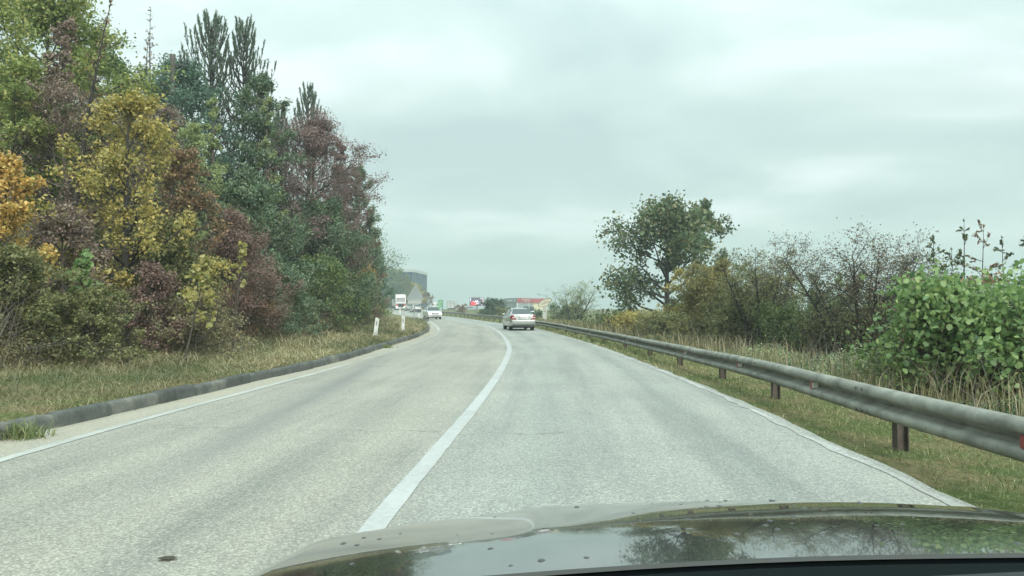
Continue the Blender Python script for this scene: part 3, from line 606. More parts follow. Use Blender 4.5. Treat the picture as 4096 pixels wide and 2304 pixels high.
T('shrub', 'dark undergrowth shrub beneath the rusty twiggy tree', 'shrub', 856, 20.5, 306, 140, LM['olive'], 14000, .065, seed=67, stems=6, stem_spread=.6, tmin=.05, limbs=12, prof='broad')
T('shrub', 'shaded shrub between the bare-whipped shrub and the rusty tree', 'shrub', 806, 22, 296, 90, LM['midgreen'], 10000, .07, seed=68, stems=5, stem_spread=.5, tmin=.05, limbs=12, prof='broad', bark=BARK_D)
for k, (px, tp, ds) in enumerate([(936, 237, 'first tall leafy stem right of the rusty tree'), (962, 226, 'tall straight leafy stem, second from the rusty tree'), (984, 222, 'tallest stem, topped by a flat flower head'), (1006, 240, 'leafy stem right of the flower-headed stem'), (1024, 236, 'leafy stem at the right edge of the frame'), (948, 252, 'short leafy stem between the first and second tall stems')]):
    T('tall_shoot', ds+', above the large-leaved bush', 'plant', px, 16.5+.3*k, tp, 26, LM['oak'] if k != 2 else LM['rust'], 560, .088, seed=70+k, tmin=.35, limbs=13, subs=3, twigs=1, prof='top' if k == 2 else 'egg', el=(20, 50), aspect=.34, align=.45, bark=BARK_D, r0=.025, clump=.02)
T('shrub', 'brown stems and thin leaves behind the large-leaved bush', 'shrub', 978, 15.5, 278, 130, LM['rust'], 6500, .075, seed=80, stems=8, stem_spread=.4, tmin=.1, limbs=12, prof='egg', bark=BARK_D)
T('shrub', 'bright green bush of very large round leaves by the guard rail', 'shrub', 986, 10.6, 277, 150, LM['fresh'], 9500, .078, seed=81, stems=7, stem_spread=.35, tmin=.12, limbs=11, subs=6, prof='broad', shape='round', aspect=.78, droop=.5, clump=.13, el=(0, 55), up=.2)
T('shrub', 'low dark green shrub under the large-leaved bush', 'shrub', 990, 11.2, 345, 210, LM['midgreen'], 6000, .09, seed=82, stems=6, stem_spread=.7, tmin=.05, limbs=10, prof='broad')
T('shrub', 'low orange-leaved shrub under the large oak', 'shrub', 640, 36, 312, 60, LM['golden'], 5000, .1, seed=83, stems=5, stem_spread=.5, tmin=.05, limbs=11, prof='broad')
T('shrub', 'grey-green shrub beside the low orange-leaved shrub', 'shrub', 664, 33, 312, 60, LM['olive'], 6000, .1, seed=84, stems=5, stem_spread=.5, tmin=.05, limbs=11, prof='broad')
T('shrub', 'small feathery shrub alone against the pale gap', 'shrub', 611, 40, 311, 26, LM['midgreen'], 1300, .11, seed=85, stems=5, stem_spread=.35, tmin=.1, limbs=10, prof='egg', keep=.7)
T('willow_shrub', 'thin pale-leaved shrub with long whips right of the oval sign', 'shrub', 573, 78, 281, 44, LM['pale'], 2600, .2, seed=86, stems=9, stem_spread=.32, tmin=.2, limbs=12, prof='top', aspect=.3, droop=.5, el=(40, 75), bark=BARK_D, keep=.7)
T('shrub', 'dense green shrub behind the pale pylon sign', 'shrub', 569, 80, 304, 40, LM['midgreen'], 6000, .17, seed=87, stems=5, stem_spread=.5, tmin=.05, limbs=11, prof='broad')
T('shrub', 'dense green shrub between the silver saloon and the pylon sign', 'shrub', 535, 84, 310.5, 20, LM['darkgreen'], 3000, .17, seed=88, stems=4, stem_spread=.5, tmin=.05, limbs=11, prof='broad')
T('pine_tree', 'small bushy pine between the video billboard and the silver saloon', 'tree', 493.5, 105, 299.5, 20, LM['needle'], 6500, .3, seed=89, prof='broad', tmin=.05, limbs=34, subs=5, el=(20, 60), aspect=.3, clump=.07)
T('shrub', 'low green shrub left of the small bushy pine', 'shrub', 485, 108, 309, 16, LM['midgreen'], 2600, .25, seed=90, stems=3, stem_spread=.5, tmin=.05, limbs=11, prof='broad')
T('shrub', 'green shrub right of the small bushy pine, behind the rail', 'shrub', 506, 100, 308, 18, LM['olive'], 2200, .25, seed=91, stems=3, stem_spread=.5, tmin=.05, limbs=11, prof='broad')
T('shrub', 'reddish shrub between the white van and the parked car', 'shrub', 462, 150, 304.5, 9, LM['rust'], 700, .3, seed=92, stems=4, stem_spread=.4, tmin=.1, limbs=10, prof='egg')

# --- undergrowth, grass, brambles (uncountable)
def along_line(P, n, rg, y0, y1, power=1.2):
    Q = resample(P, .25); Q = Q[(Q[:, 1] > y0) & (Q[:, 1] < y1)]; w = 1/np.maximum(Q[:, 1], 3)**power; w /= w.sum()
    k = rg.choice(len(Q), n, p=w); nn = normals(Q); return Q[k]+rg.uniform(-.15, .15, (n, 2)), nn[k]
def blades(name, pos, length, width, rg, tint, lean=.6, mat_=None):
    n = len(pos); az = rg.uniform(0, 2*np.pi, n); d = np.stack([np.cos(az), np.sin(az), np.zeros(n)], 1); l = (length*np.ones(n))[:, None]
    ln_ = (np.abs(rg.normal(lean, .35, n)))[:, None]; side = np.stack([-np.sin(az+rg.normal(0, .6, n)), np.cos(az), np.zeros(n)], 1); w = (width*np.ones(n))[:, None]
    upv = np.array([[0, 0, 1.]]); k = 1/np.sqrt(1+ln_**2); mid = pos+(upv*.62+d*ln_*.32)*l*k; tip = pos+(upv*.9+d*ln_*1.05)*l*k
    P = np.stack([pos-side*w, pos+side*w, mid+side*w*.7, tip, mid-side*w*.7], 1)
    k5 = np.arange(n)[:, None]*5
    return np_mesh(name, P.reshape(-1, 3), [k5+np.array([[0, 1, 2, 4]]), k5+np.array([[4, 2, 3]])], tint=np.concatenate([tint, tint]))
LM['straw'] = leafmat('grass_straw', [(.055, .062, .026), (.10, .098, .04), (.165, .14, .066), (.235, .195, .10), (.31, .26, .14)], trans=.3, gain=1.7)
LM['verge'] = leafmat('grass_verge', [(.055, .065, .026), (.085, .09, .034), (.125, .115, .048), (.17, .145, .07), (.25, .21, .11)], trans=.3, gain=2.2)
LM['turf'] = leafmat('grass_green', [(.06, .085, .025), (.10, .13, .04), (.17, .17, .06), (.26, .215, .10)], trans=.3)
rg = np.random.default_rng(5)
p, nn = along_line(KERB, 150000, rg, 4.5, 80, 1.1); u = .06+rg.random(len(p))**1.1*5.1; p = p+nn*u[:, None]
patch = .5+.5*bumps(p[:, 0]*.55+3, p[:, 1]*.4)+rg.normal(0, .25, len(p))
ok = (rg.random(len(p)) < .35+.65*np.clip(patch, 0, 1)) & (p[:, 1] > 8.1+.25*rg.standard_normal(len(p))); p = p[ok]; u = u[ok]; patch = patch[ok]
z = terr(p[:, 0], p[:, 1]); lenb = np.clip(rg.gamma(3, .035, len(p)), .04, .4)*(1+.10*u)*np.clip(p[:, 1]/16, .8, 2.0)
tag(link_mesh('verge_grass', blades('verge_grass', np.stack([p[:, 0], p[:, 1], z-.01], 1), lenb, .0038*np.clip(p[:, 1]/8, 1, 5), rg, np.clip(.5+.42*bumps(p[:, 0]*.9+1, p[:, 1]*.5+4)+.2*bumps(p[:, 0]*3.1, p[:, 1]*2.3)+rg.normal(0, .17, len(p)), 0, 1), 1.7), LM['verge']),
    'matted straw-coloured grass on the left verge behind the kerb', 'grass', kind='stuff')
p, nn = along_line(REDGE, 110000, rg, 2.2, 120, 1.1); v = .03+rg.random(len(p))**.9*3.2; p = p-nn*v[:, None]
patch = .5+.5*bumps(p[:, 0]*.8, p[:, 1]*.55)+rg.normal(0, .25, len(p)); ok = rg.random(len(p)) < np.clip(.25+.7*patch, .08, 1)*np.clip(v*2.2, .25, 1); p = p[ok]; patch = patch[ok]; v = v[ok]
z = terr(p[:, 0], p[:, 1]); lenb = np.clip(rg.gamma(3, .022, len(p)), .025, .3)*(1+.25*np.clip(v-1.2, 0, 2))*np.clip(p[:, 1]/16, .8, 2)
tag(link_mesh('verge_grass', blades('verge_grass', np.stack([p[:, 0], p[:, 1], z-.01], 1), lenb, .0032*np.clip(p[:, 1]/7, 1, 5), rg, np.clip(.7-.5*patch+rg.normal(0, .2, len(p)), 0, 1), 1.0), LM['turf']),
    'short patchy green grass on the right verge under the guard rail', 'grass', kind='stuff')
p, nn = along_line(REDGE, 9000, rg, 4, 75, .9); v = 1.9+rg.random(len(p))*2.2; cl = bumps(p[:, 0]*1.2+5, p[:, 1]*.9); ok = cl+rg.normal(0, .3, len(p)) > .05; p = (p-nn*v[:, None])[ok]
z = terr(p[:, 0], p[:, 1]); lenb = rg.uniform(.35, .95, len(p))
tag(link_mesh('dry_grass', blades('dry_grass', np.stack([p[:, 0], p[:, 1], z-.02], 1), lenb, .005*np.clip(p[:, 1]/10, 1, 4), rg, np.clip(rg.normal(.55, .22, len(p)), 0, 1), .45), LM['straw']),
    'tall dry straw grass standing behind the guard rail', 'grass', kind='stuff')
p, nn = along_line(KERB, 26000, rg, 6, 60, .9); u = 1.6+rg.random(len(p))*2.9; p = p+nn*u[:, None]; cl = bumps(p[:, 0]*1.3+2, p[:, 1]*.8); ok = cl+rg.normal(0, .25, len(p))+.25*(u-3.2) > .15; p = p[ok]
z = terr(p[:, 0], p[:, 1])
tag(link_mesh('dry_grass', blades('dry_grass', np.stack([p[:, 0], p[:, 1], z-.02], 1), rg.uniform(.15, .48, len(p)), .0045*np.clip(p[:, 1]/10, 1, 4), rg, np.clip(rg.normal(.6, .2, len(p)), 0, 1), 1.7), LM['straw']),
    'arching tufts of long straw grass where the left verge meets the bushes', 'grass', kind='stuff')
def scatter_leaves(name, line, side, n, y0, y1, u0, u1, hmax, size, m_, label, cat, power=1.0, seed=0, sc=1.0):
    rg = np.random.default_rng(seed); p, nn = along_line(line, n, rg, y0, y1, power); u = u0+(u1-u0)*rg.random(n); p = p+side*nn*u[:, None]
    hh = hmax*np.clip(.45+.6*bumps(p[:, 0]*1.1*sc+seed, p[:, 1]*.9*sc), .08, 1)*np.clip((u-u0)/(.5*(u1-u0)), .25, 1)
    if side > 0: hh = hh*np.clip(1.75-p[:, 1]/42, .2, 1)
    z = terr(p[:, 0], p[:, 1])+hh*rg.random(n)**.6; s = size*np.clip(p[:, 1]/16, .8, 2.2)
    t = np.clip(.5+.38*bumps(p[:, 0]*1.5+9, p[:, 1]*1.1+z*2)+.15*bumps(p[:, 0]*4.3, p[:, 1]*4.1+z*5)+rg.normal(0, .16, n), 0, 1)
    return tag(link_mesh(name, leaf_mesh(name, np.stack([p[:, 0], p[:, 1], z], 1), s, rg, t), m_), label, cat, kind='stuff')
scatter_leaves('undergrowth', KERB, 1, 230000, 6, 75, 3.2, 9.5, 2.6, .05, LM['brush'], 'brown and olive brush covering the foot of the left slope', 'undergrowth', .9, 3)
scatter_leaves('undergrowth', KERB, 1, 60000, 10, 110, 8, 17, 1.6, .11, LM['olive'], 'dark leafy undergrowth under the trees of the slope', 'undergrowth', .6, 4)
scatter_leaves('brambles', REDGE, -1, 34000, 7, 30, 2.6, 6.2, .75, .055, LM['bramble'], 'low leafy brambles behind the guard rail', 'brambles', .8, 6)
scatter_leaves('brambles', REDGE, -1, 26000, 28, 110, 2.4, 8, .9, .09, LM['olive'], 'olive scrub along the far guard rail', 'scrub', .6, 7)
def twigs_stuff():
    rg = np.random.default_rng(9); segs = []
    for line, side, n, y0, y1, u0, u1, h in ((KERB, 1, 3200, 6, 60, 3.2, 9, 1.9), (REDGE, -1, 700, 6, 45, 2.4, 7, 1.3)):
        p, nn = along_line(line, n, rg, y0, y1, .9); p = p+side*nn*(u0+(u1-u0)*rg.random(n))[:, None]; z = terr(p[:, 0], p[:, 1])
        for (x, y), zz in zip(p, z):
            q = np.array([x, y, zz-.05]); d = unit(np.array([rg.normal(0, .5), rg.normal(0, .5), 1.])); l = h*rg.uniform(.4, 1)
            for s in range(3):
                q2 = q+d*l/3; segs.append((*q, *q2, .006*(1-s/3)+.002, .006*(1-(s+1)/3)+.002)); d = unit(d+rg.normal(0, .3, 3)); q = q2
    V_, F_ = tubes(np.array(segs), 3)
    tag(link_mesh('dry_twigs', np_mesh('dry_twigs', V_, F_), BARK_P), 'tangle of dry twigs and stalks at the feet of the bushes', 'twigs', kind='stuff')
twigs_stuff()
def weed(x, y, label, n, sp, h, m_):
    rg = np.random.default_rng(int(abs(x*100))); pos = np.stack([rg.normal(0, sp, n), rg.normal(0, sp*.7, n), np.zeros(n)], 1)
    o = link_mesh('weed_tuft', blades('weed_tuft', pos, h*rg.uniform(.5, 1.2, n), .006, rg, np.clip(rg.normal(.3, .2, n), 0, 1), .8), m_, loc=(x, y, terr1(x, y)+.02 if x > 0 or x < -5.2 else 0.0)); tag(o, label, 'weed')
weed(*ground_at((70, 1752)), 'green weed tuft growing in the gutter against the kerb', 260, .14, .22, LM['turf'])
weed(*ground_at((1540, 1392)), 'small green tuft in the gutter by the broken kerb joint', 200, .13, .16, LM['turf'])

# ------------------------------------------------------------------ guard rail on the right
STEEL = mat('dull_galvanised_steel', (.235, .24, .205), .7, .2, var=.42, vscale=3.5, bump=.08, bscale=30)
POSTM = mat('rusty_brown_steel', (.115, .095, .08), .85, .2, var=.35, vscale=9)
REDREF = mat('red_reflector', (.22, .03, .026), .35); WHITEREF = mat('white_reflector', (.7, .7, .62), .4)
RAILP = [(4096+500, 1655+150), (4096, 1655), (3510, 1541), (3230, 1474.5), (3039, 1440), (2833, 1393.5), (2568, 1360), (2370, 1322), (2200, 1292)]
def rail_pt(P, h):
    px, py = P[0]/4, P[1]/4; b = (288-py)/F; s = (b+TP)/(1-b*TP); y = 10
    for _ in range(80): y = .5*y+.5*min(400, max(1, (float(g(y))+h-CAMH)/s if s < -1e-5 else 400))
    return (xfor(px, y), y)
def guard_rail():
    B = REDGE[(REDGE[:, 1] < 190)]; offs = np.interp(B[:, 1], [0, 7, 11, 17, 60], [.62, .62, .8, .87, .95]); P = B-normals(B)*offs[:, None]
    Q = resample(smooth_line(resample(P, .5), 20), .5); n = normals(Q); rg = np.random.default_rng(21)
    zt = np.array([float(g(y)) for y in Q[:, 1]])+np.interp(Q[:, 1], [0, 6.9, 11, 17.4, 23, 31, 48, 70, 120], [.56, .546, .50, .45, .41, .40, .42, .58, .66])
    zt = np.convolve(np.pad(zt, 10, mode='edge'), np.ones(21)/21, 'valid'); w = rg.normal(0, 1, len(Q)); w = np.convolve(w, np.ones(9)/9, 'same'); zt = zt+.018*w
    wl_ = np.convolve(rg.normal(0, 1, len(Q)), np.ones(11)/11, 'same')*.025; Q = Q+n*wl_[:, None]
    prof = [(0.0, -.004), (.03, 0), (.075, -.010), (.108, -.040), (.112, -.075), (.095, -.104), (.035, -.122), (.0, -.145), (.0, -.167), (.035, -.190), (.095, -.206), (.112, -.236), (.108, -.27), (.075, -.298), (.03, -.31), (0, -.306),
            (-.004, -.30), (.055, -.285), (.08, -.25), (.066, -.213), (.0, -.165), (.0, -.147), (.066, -.1), (.08, -.06), (.055, -.02)]
    root = empty('guard_rail', (Q[30][0], Q[30][1], 0), 0, 'long weathered steel guard rail on short posts along the right side of the road', 'guard rail')
    o = np.array([Q[30][0], Q[30][1], 0]); V_ = []
    for (x, y), nn, z in zip(Q, n, zt):
        for a_, b_ in prof: V_.append((x+nn[0]*a_-o[0], y+nn[1]*a_-o[1], z+b_))
    k = len(prof); i, j = np.meshgrid(np.arange(len(Q)-1), np.arange(k), indexing='ij'); j2 = (j+1) % k
    F_ = np.stack([(i*k+j).ravel(), (i*k+j2).ravel(), ((i+1)*k+j2).ravel(), ((i+1)*k+j).ravel()], 1)
    me = np_mesh('rail', np.array(V_), F_, smooth=True); link_mesh('rail', me, STEEL, root)
    def at(y):
        i = int(np.argmin(abs(Q[:, 1]-y))); return Q[i], n[i], zt[i]
    ys_ = [2.9, 6.87, 11.06, 14.08, 17.4]+list(np.arange(21.2, 150, 3.9))
    for y in ys_:
        (x, yy), nn, z = at(y); a = math.atan2(nn[1], nn[0]); M = Matrix.Translation((x-o[0], yy-o[1], 0)) @ Matrix.Rotation(a, 4, 'Z')
        zb = terr1(x, yy)-.25; b = MB()
        b.box(-.12, -.11, -.055, .055, zb, z-.02, M=M); b.box(-.022, -.012, -.055, .055, zb, z-.02, M=M); b.box(-.109, -.023, -.006, .006, zb, z-.02, M=M)
        b.build('post', POSTM, root)
    for y in ys_[:8]:
        (x, yy), nn, z = at(y+.6); tx = np.array([nn[1], -nn[0]])
        for s in (-.07, .07):
            for dz in (-.045, -.262):
                c = np.array([x, yy])+nn*.108+tx*s; MB().cyl((c[0]-o[0], c[1]-o[1], z+dz), (c[0]-o[0]+nn[0]*.014, c[1]-o[1]+nn[1]*.014, z+dz), .016, n=8).build('bolt', POSTM, root)
    for y in ys_[:12]:
        i0 = int(np.argmin(abs(Q[:, 1]-(y+.6)))); V2 = []
        for sft in (-.19, .19):
            nn = n[i0]; tt = np.array([nn[1], -nn[0]]); c = Q[i0]+tt*sft; z = np.interp(c[1], Q[:, 1], zt)
            for a_, b_ in prof[:16]: V2.append((c[0]+nn[0]*(a_+.005)-o[0], c[1]+nn[1]*(a_+.005)-o[1], z+b_))
        q = np.arange(15); link_mesh('splice_plate', np_mesh('splice_plate', np.array(V2), np.stack([q, q+1, q+17, q+16], 1), smooth=True), STEEL, root)
    for y in [4.75, 8.9, 12.7, 16.3, 24, 32, 40]:
        (x, yy), nn, z = at(y); a = math.atan2(nn[1], nn[0]); M = Matrix.Translation((x-o[0], yy-o[1], z-.155)) @ Matrix.Rotation(a, 4, 'Z')
        b = MB(); b.box(.008, .10, -.03, .03, -.045, .045, 0, .006, M=M); b.box(.02, .095, .031, .036, -.035, .035, 1, M=M); b.build('reflector', [REDREF, WHITEREF], root)
guard_rail()

# ------------------------------------------------------------------ white marker posts and the sign on the grassy corner
WPAINT = mat('chipped_white_paint', (.72, .74, .70), .6, var=.18, vscale=14); GREYREF = mat('grey_reflector', (.30, .33, .33), .3)
def marker(P, toprow, tilt, label, w=.12, refl=True):
    x, y = ground_at(P); z = terr1(x, y)-.03; H = height_for(y, toprow)-z
    r = empty('marker_post', (x, y, z), R(-8), label, 'marker post', 'white roadside marker posts'); r.rotation_euler = (0, tilt, R(-8))
    b = MB(); h = H; t = w/2
    b.poly([(-t, -.045, -.25), (t, -.045, -.25), (t, -.045, h-.05), (-t, -.045, h)]); b.poly([(t, .045, -.25), (-t, .045, -.25), (-t, .045, h), (t, .045, h-.05)])
    b.quad((t, -.045, -.25), (t, .045, -.25), (t, .045, h-.05), (t, -.045, h-.05)); b.quad((-t, .045, -.25), (-t, -.045, -.25), (-t, -.045, h), (-t, .045, h)); b.quad((-t, -.045, h), (t, -.045, h-.05), (t, .045, h-.05), (-t, .045, h))
    b.build('post', WPAINT, r)
    if refl: MB().box(-.018, .03, -.052, -.0455, h-.30, h-.12, 0, .004).build('reflector', GREYREF, r)
marker((1500, 1369), 317.6, R(7), 'leaning white marker post, nearest and tallest of the four', .135)
marker((1612, 1348), 316.0, R(1), 'upright white marker post with peeling paint, second from the camera', .12)
marker((1675, 1283), 313.2, R(1), 'white marker post beside the dark pointed cone on the corner', .16, False)
marker((1600, 1255.5), 308.3, R(0), 'white marker post in front of the oncoming lorry', .18, False)
GALV = mat('galvanised_sign_steel', (.36, .39, .39), .5, .5, var=.12, vscale=6)
SIGNB = mat('grey_sign_back', (.33, .38, .385), .5, .3, var=.1, vscale=3); SIGNR = mat('sign_rim', (.52, .56, .55), .45, .3)
def tri_sign():
    x, y = ground_at((1655, 1302)); z = terr1(x, y); s = y/F
    r = empty('road_sign', (x, y, z), 0, 'grey back of a triangular warning sign on a thin leaning post', 'road sign')
    zt = height_for(y, 284.5)-z; zb = height_for(y, 299.6)-z; zp0 = height_for(y, 300.3)-z; zp1 = height_for(y, 303.8)-z
    lean = (1662.5-1655)/4*s; cx = lambda q: lean*q/zt
    MB().cyl((0, 0, -.3), (lean, 0, zt-.04), .036, n=12).build('post', GALV, r, True)
    def plate(pts, y0, y1, name, m, rim=None):
        c = Vector((sum(p[0] for p in pts)/len(pts), 0, sum(p[1] for p in pts)/len(pts))); b = MB(); f = [(p[0], y0, p[1]) for p in pts]; k = [(p[0], y1, p[1]) for p in pts]
        b.poly(f); b.poly(k[::-1]); n_ = len(pts)
        for i in range(n_): b.quad(f[i], f[(i+1) % n_], k[(i+1) % n_], k[i])
        o = b.build(name, m, r)
        if rim:
            b = MB()
            for i in range(n_): b.cyl((pts[i][0], y0-.012, pts[i][1]), (pts[(i+1) % n_][0], y0-.012, pts[(i+1) % n_][1]), rim, n=8)
            b.build('rim', SIGNR, o)
        return o
    hw = 69/4/2*s; c0 = cx(zb)
    cor = [(c0-hw, zb), (c0+hw, zb), (lean, zt)]; pts = []
    for i in range(3):
        p = Vector(cor[i]); a = Vector(cor[i-1]); b_ = Vector(cor[(i+1) % 3]); pa = p+(a-p).normalized()*.07; pb = p+(b_-p).normalized()*.07
        pts += [tuple(pa), tuple(pa*.25+pb*.25+p*.5), tuple(pb)]
    plate(pts, -.065, -.058, 'sign_plate', SIGNB, .014)
    hp = 14.5*s/2; c1 = cx(zp1)+.02
    plate([(c1-hp, zp1), (c1+hp*.9, zp1), (c1+hp*.9, zp0), (c1-hp, zp0)], -.06, -.054, 'supplementary_plate', SIGNR)
    for q in (.35, .7): zz = zb+(zt-zb)*q; MB().box(cx(zz)-.09, cx(zz)+.09, -.057, -.03, zz-.02, zz+.02).build('clamp', GALV, r)
tri_sign()
def cone_thing():
    x, y = ground_at((1699, 1286)); z = terr1(x, y)-.03; s = y/F
    m = mat('dark_weathered_rubber', (.075, .08, .07), .9, var=.4, vscale=5, bump=.5, bscale=8)
    b = MB(); hw = 37/4/2*s; H = 28/4*s; rg = np.random.default_rng(2); rings = []
    for q in np.linspace(0, 1, 9):
        w = hw*(1-q)**1.12+.05; rings.append([(w*math.cos(a)*(1+.06*rg.standard_normal()), w*math.sin(a)*.8*(1+.06*rg.standard_normal()), H*q) for a in np.linspace(0, 2*math.pi, 13)])
    for r_ in rings: r_[-1] = r_[0]
    b.grid(rings); b.poly(rings[-1][:-1]); o = b.build('earth_cone', m, loc=(x, y, z)); tag(o, 'dark pointed cone of dirt at the tip of the grassy corner', 'dirt cone')
cone_thing()

# ------------------------------------------------------------------ lettering
def text(s, size, material, parent, M, name='lettering', depth=.01, align='CENTER', sx=1.0):
    cu = bpy.data.curves.new('t', 'FONT'); cu.body = s; cu.size = size; cu.extrude = depth; cu.align_x = align; cu.align_y = 'CENTER'; cu.resolution_u = 3
    o = bpy.data.objects.new('t', cu); C.objects.link(o); dg = bpy.context.evaluated_depsgraph_get(); dg.update()
    me = bpy.data.meshes.new_from_object(o.evaluated_get(dg)); bpy.data.objects.remove(o); bpy.data.curves.remove(cu)
    me.transform(M @ Matrix.Rotation(math.pi/2, 4, 'X') @ Matrix.Diagonal((sx, 1, 1, 1))); me.name = name
    return link_mesh(name, me, material, parent)

# ------------------------------------------------------------------ vehicles (local: +y forward, x right)
GLASS = mat('car_glass', (.035, .055, .055), .08, 0, .35); RUBBER = mat('tyre_rubber', (.02, .02, .02), .85); ALLOY = mat('alloy_wheel', (.42, .43, .43), .35, .7)
BLACKP = mat('black_plastic', (.018, .02, .02), .6); CHROME = mat('chrome', (.7, .7, .7), .15, 1); REDL = mat('red_lamp', (.30, .015, .02), .25, coat=.5); PALEL = mat('clear_lamp', (.62, .6, .6), .15, coat=.5)
LIT = mat('lit_headlamp', (.9, .9, .9), .2, emit=(1, .98, .92), estr=1.6); PLATE = mat('number_plate', (.74, .75, .74), .5); PLATEB = mat('plate_blue', (.03, .06, .25), .5); INK = mat('plate_ink', (.02, .02, .03), .6)
AMBER = mat('amber_lamp', (.6, .16, .02), .3)
def paint(name, col, metal=0.0, rough=.3): return mat(name, col, rough, metal, .5, 1.0)
SILVER = paint('silver_paint', (.37, .40, .375), .5, .34); WHITE = paint('white_paint', (.55, .57, .56)); GREYC = paint('pale_blue_grey_paint', (.38, .44, .47), .3); BLACKC = paint('black_paint', (.012, .014, .014)); 
def wheel(root, x, y, r, w, side):
    o = MB().cyl((x-w/2, y, r), (x+w/2, y, r), r, n=24)
    wl_ = o.build('wheel', RUBBER, root, True); b = MB().cyl((x+side*(w/2-.01), y, r), (x+side*(w/2+.012), y, r), r*.66, n=20)
    for k in range(5):
        a = k*2*math.pi/5; b.cyl((x+side*(w/2+.014), y, r), (x+side*(w/2+.014), y+math.cos(a)*r*.6, r+math.sin(a)*r*.6), .03, n=6)
    b.build('rim', ALLOY, wl_)
def loft_body(stations):
    """station: (y, zb, half sill, half belt, z belt, half roof, z top)"""
    P = []
    for (y, zb, ws, wb, zbelt, wr, zt) in stations:
        half = [(0, zb), (ws*.86, zb), (ws, zb+.07), (wb*1.0, zb+(zbelt-zb)*.45), (wb, zb+(zbelt-zb)*.78), (wb*.965, zbelt), (wb*.965+(wr-wb*.965)*.5+.01, zbelt+(zt-zbelt)*.52), (wr, zt-(zt-zbelt)*.14), (wr*.86, zt-.012*(zt > zbelt+.1)), (wr*.45, zt+.012), (0, zt+.016)]
        P.append([(x, y, z) for x, z in half]+[(-x, y, z) for x, z in reversed(half[:-1])])
    return P
def car(label, x, y, yaw, st, body, L_, roof_pts, W, group=None, z=None, wr=.31, axles=(-1.3, 1.35), name='car'):
    z = float(g(y)) if z is None else z
    r = empty(name, (x, y, z), yaw, label, 'car', group)
    b = MB(); P = loft_body(st); b.grid(P); b.poly(P[0]); b.poly(P[-1][::-1]); b.build('body', body, r, True)
    t = W/2-.12
    for ax in axles:
        for s in (-1, 1): wheel(r, s*t, ax, wr, .2, s)
    MB().box(-W/2+.14, W/2-.14, -L_/2+.3, L_/2-.3, .16, .34).build('underbody', BLACKP, r)
    return r
def side_windows(r, pts_list, W):
    for pts in pts_list:
        for s in (-1, 1):
            MB().poly([(s*p[0], p[1], p[2]) for p in (pts if s > 0 else pts[::-1])]).build('side_window', GLASS, r)
def saloon():
    d = 43.; x = xfor(518.6, d)
    st = [(-2.26, .34, .70, .74, .70, .62, .82), (-2.22, .26, .80, .82, .82, .70, .98), (-2.0, .24, .83, .855, .93, .74, 1.02), (-1.62, .22, .85, .865, .95, .70, 1.04), (-1.15, .2, .86, .87, .96, .60, 1.275), (-.75, .2, .86, .87, .96, .575, 1.41), (-.1, .2, .86, .87, .95, .58, 1.43),
          (.35, .2, .86, .87, .94, .585, 1.40), (1.0, .2, .86, .87, .93, .66, 1.06), (1.3, .2, .86, .865, .92, .74, .98), (1.9, .22, .84, .85, .85, .72, .88), (2.2, .26, .74, .76, .70, .6, .74)]
    r = car('silver saloon driving away ahead, red tail lights either side of its number plate', x, d+2.07, R(8), st, SILVER, 4.5, None, 1.74, axles=(-1.35, 1.35), wr=.315)
    MB().poly([(-.70, -1.72, 1.065), (.70, -1.72, 1.065), (.555, -1.0, 1.365), (-.555, -1.0, 1.365)]).build('rear_window', GLASS, r)
    side_windows(r, [[(.845, -1.0, .985), (.85, -.1, .975), (.635, -.1, 1.37), (.64, -.75, 1.36)], [(.85, -.02, .975), (.85, .72, .965), (.655, .3, 1.35), (.637, -.02, 1.37)]], 1.74)
    for s in (-1, 1):
        b = MB(); p = [(.80, -2.245, .70), (.50, -2.262, .70), (.66, -2.235, .96), (.77, -2.20, .97)]; b.poly([(s*a, y_-.012, z_) for a, y_, z_ in p]); b.poly([(s*.80, -2.257, .70), (s*.77, -2.212, .97), (s*.862, -1.98, .92), (s*.868, -1.95, .72)])
        o = b.build('tail_light', REDL, r); MB().box(min(s*.56, s*.78), max(s*.56, s*.78), -2.285, -2.262, .79, .835).build('clear_strip', PALEL, o)
        MB().box(s*.97-.09, s*.97+.09, .55, .66, .93, 1.06, 0, .03).build('wing_mirror', SILVER, r, True)
    b = MB().box(-.8, .8, -2.33, -2.1, .40, .66, 0, .05); b.build('bumper', SILVER, r, True)
    MB().box(-.74, .74, -2.335, -2.2, .24, .37, 0, .03).build('bumper_skirt', BLACKP, r)
    MB().box(-.3, .3, -2.31, -2.268, .855, .88, 0, .005).build('boot_trim', CHROME, r)
    b = MB(); b.poly([(-.48, -2.276, .68), (.48, -2.276, .68), (.62, -2.25, .95), (-.62, -2.25, .95)]); b.build('boot_lid', SILVER, r)
    pl = MB().box(-.27, .27, -2.315, -2.29, .715, .835, 0, .006).build('number_plate', PLATE, r); MB().box(-.265, -.22, -2.3185, -2.316, .72, .83).build('plate_band', PLATEB, pl)
    text('J30-K-291', .115, INK, pl, Matrix.Translation((.025, -2.318, .775)), 'lettering', .002, sx=.82)
    MB().cyl((.5, -2.38, .27), (.5, -2.15, .27), .035).build('exhaust', CHROME, r); r.scale = (.87, .92, .935)
saloon()
HATCH = [(-2.1, .3, .72, .76, .75, .68, .95), (-2.05, .24, .80, .83, .90, .72, 1.08), (-1.75, .2, .84, .86, .95, .62, 1.36), (-1.2, .2, .85, .865, .96, .60, 1.45), (-.2, .2, .85, .865, .95, .60, 1.47), (.3, .2, .85, .865, .94, .60, 1.43), (1.05, .2, .85, .865, .93, .70, 1.03), (1.35, .2, .85, .86, .9, .75, .97), (1.9, .22, .83, .845, .80, .72, .84), (2.08, .24, .78, .80, .68, .68, .74), (2.14, .3, .7, .72, .55, .6, .6)]
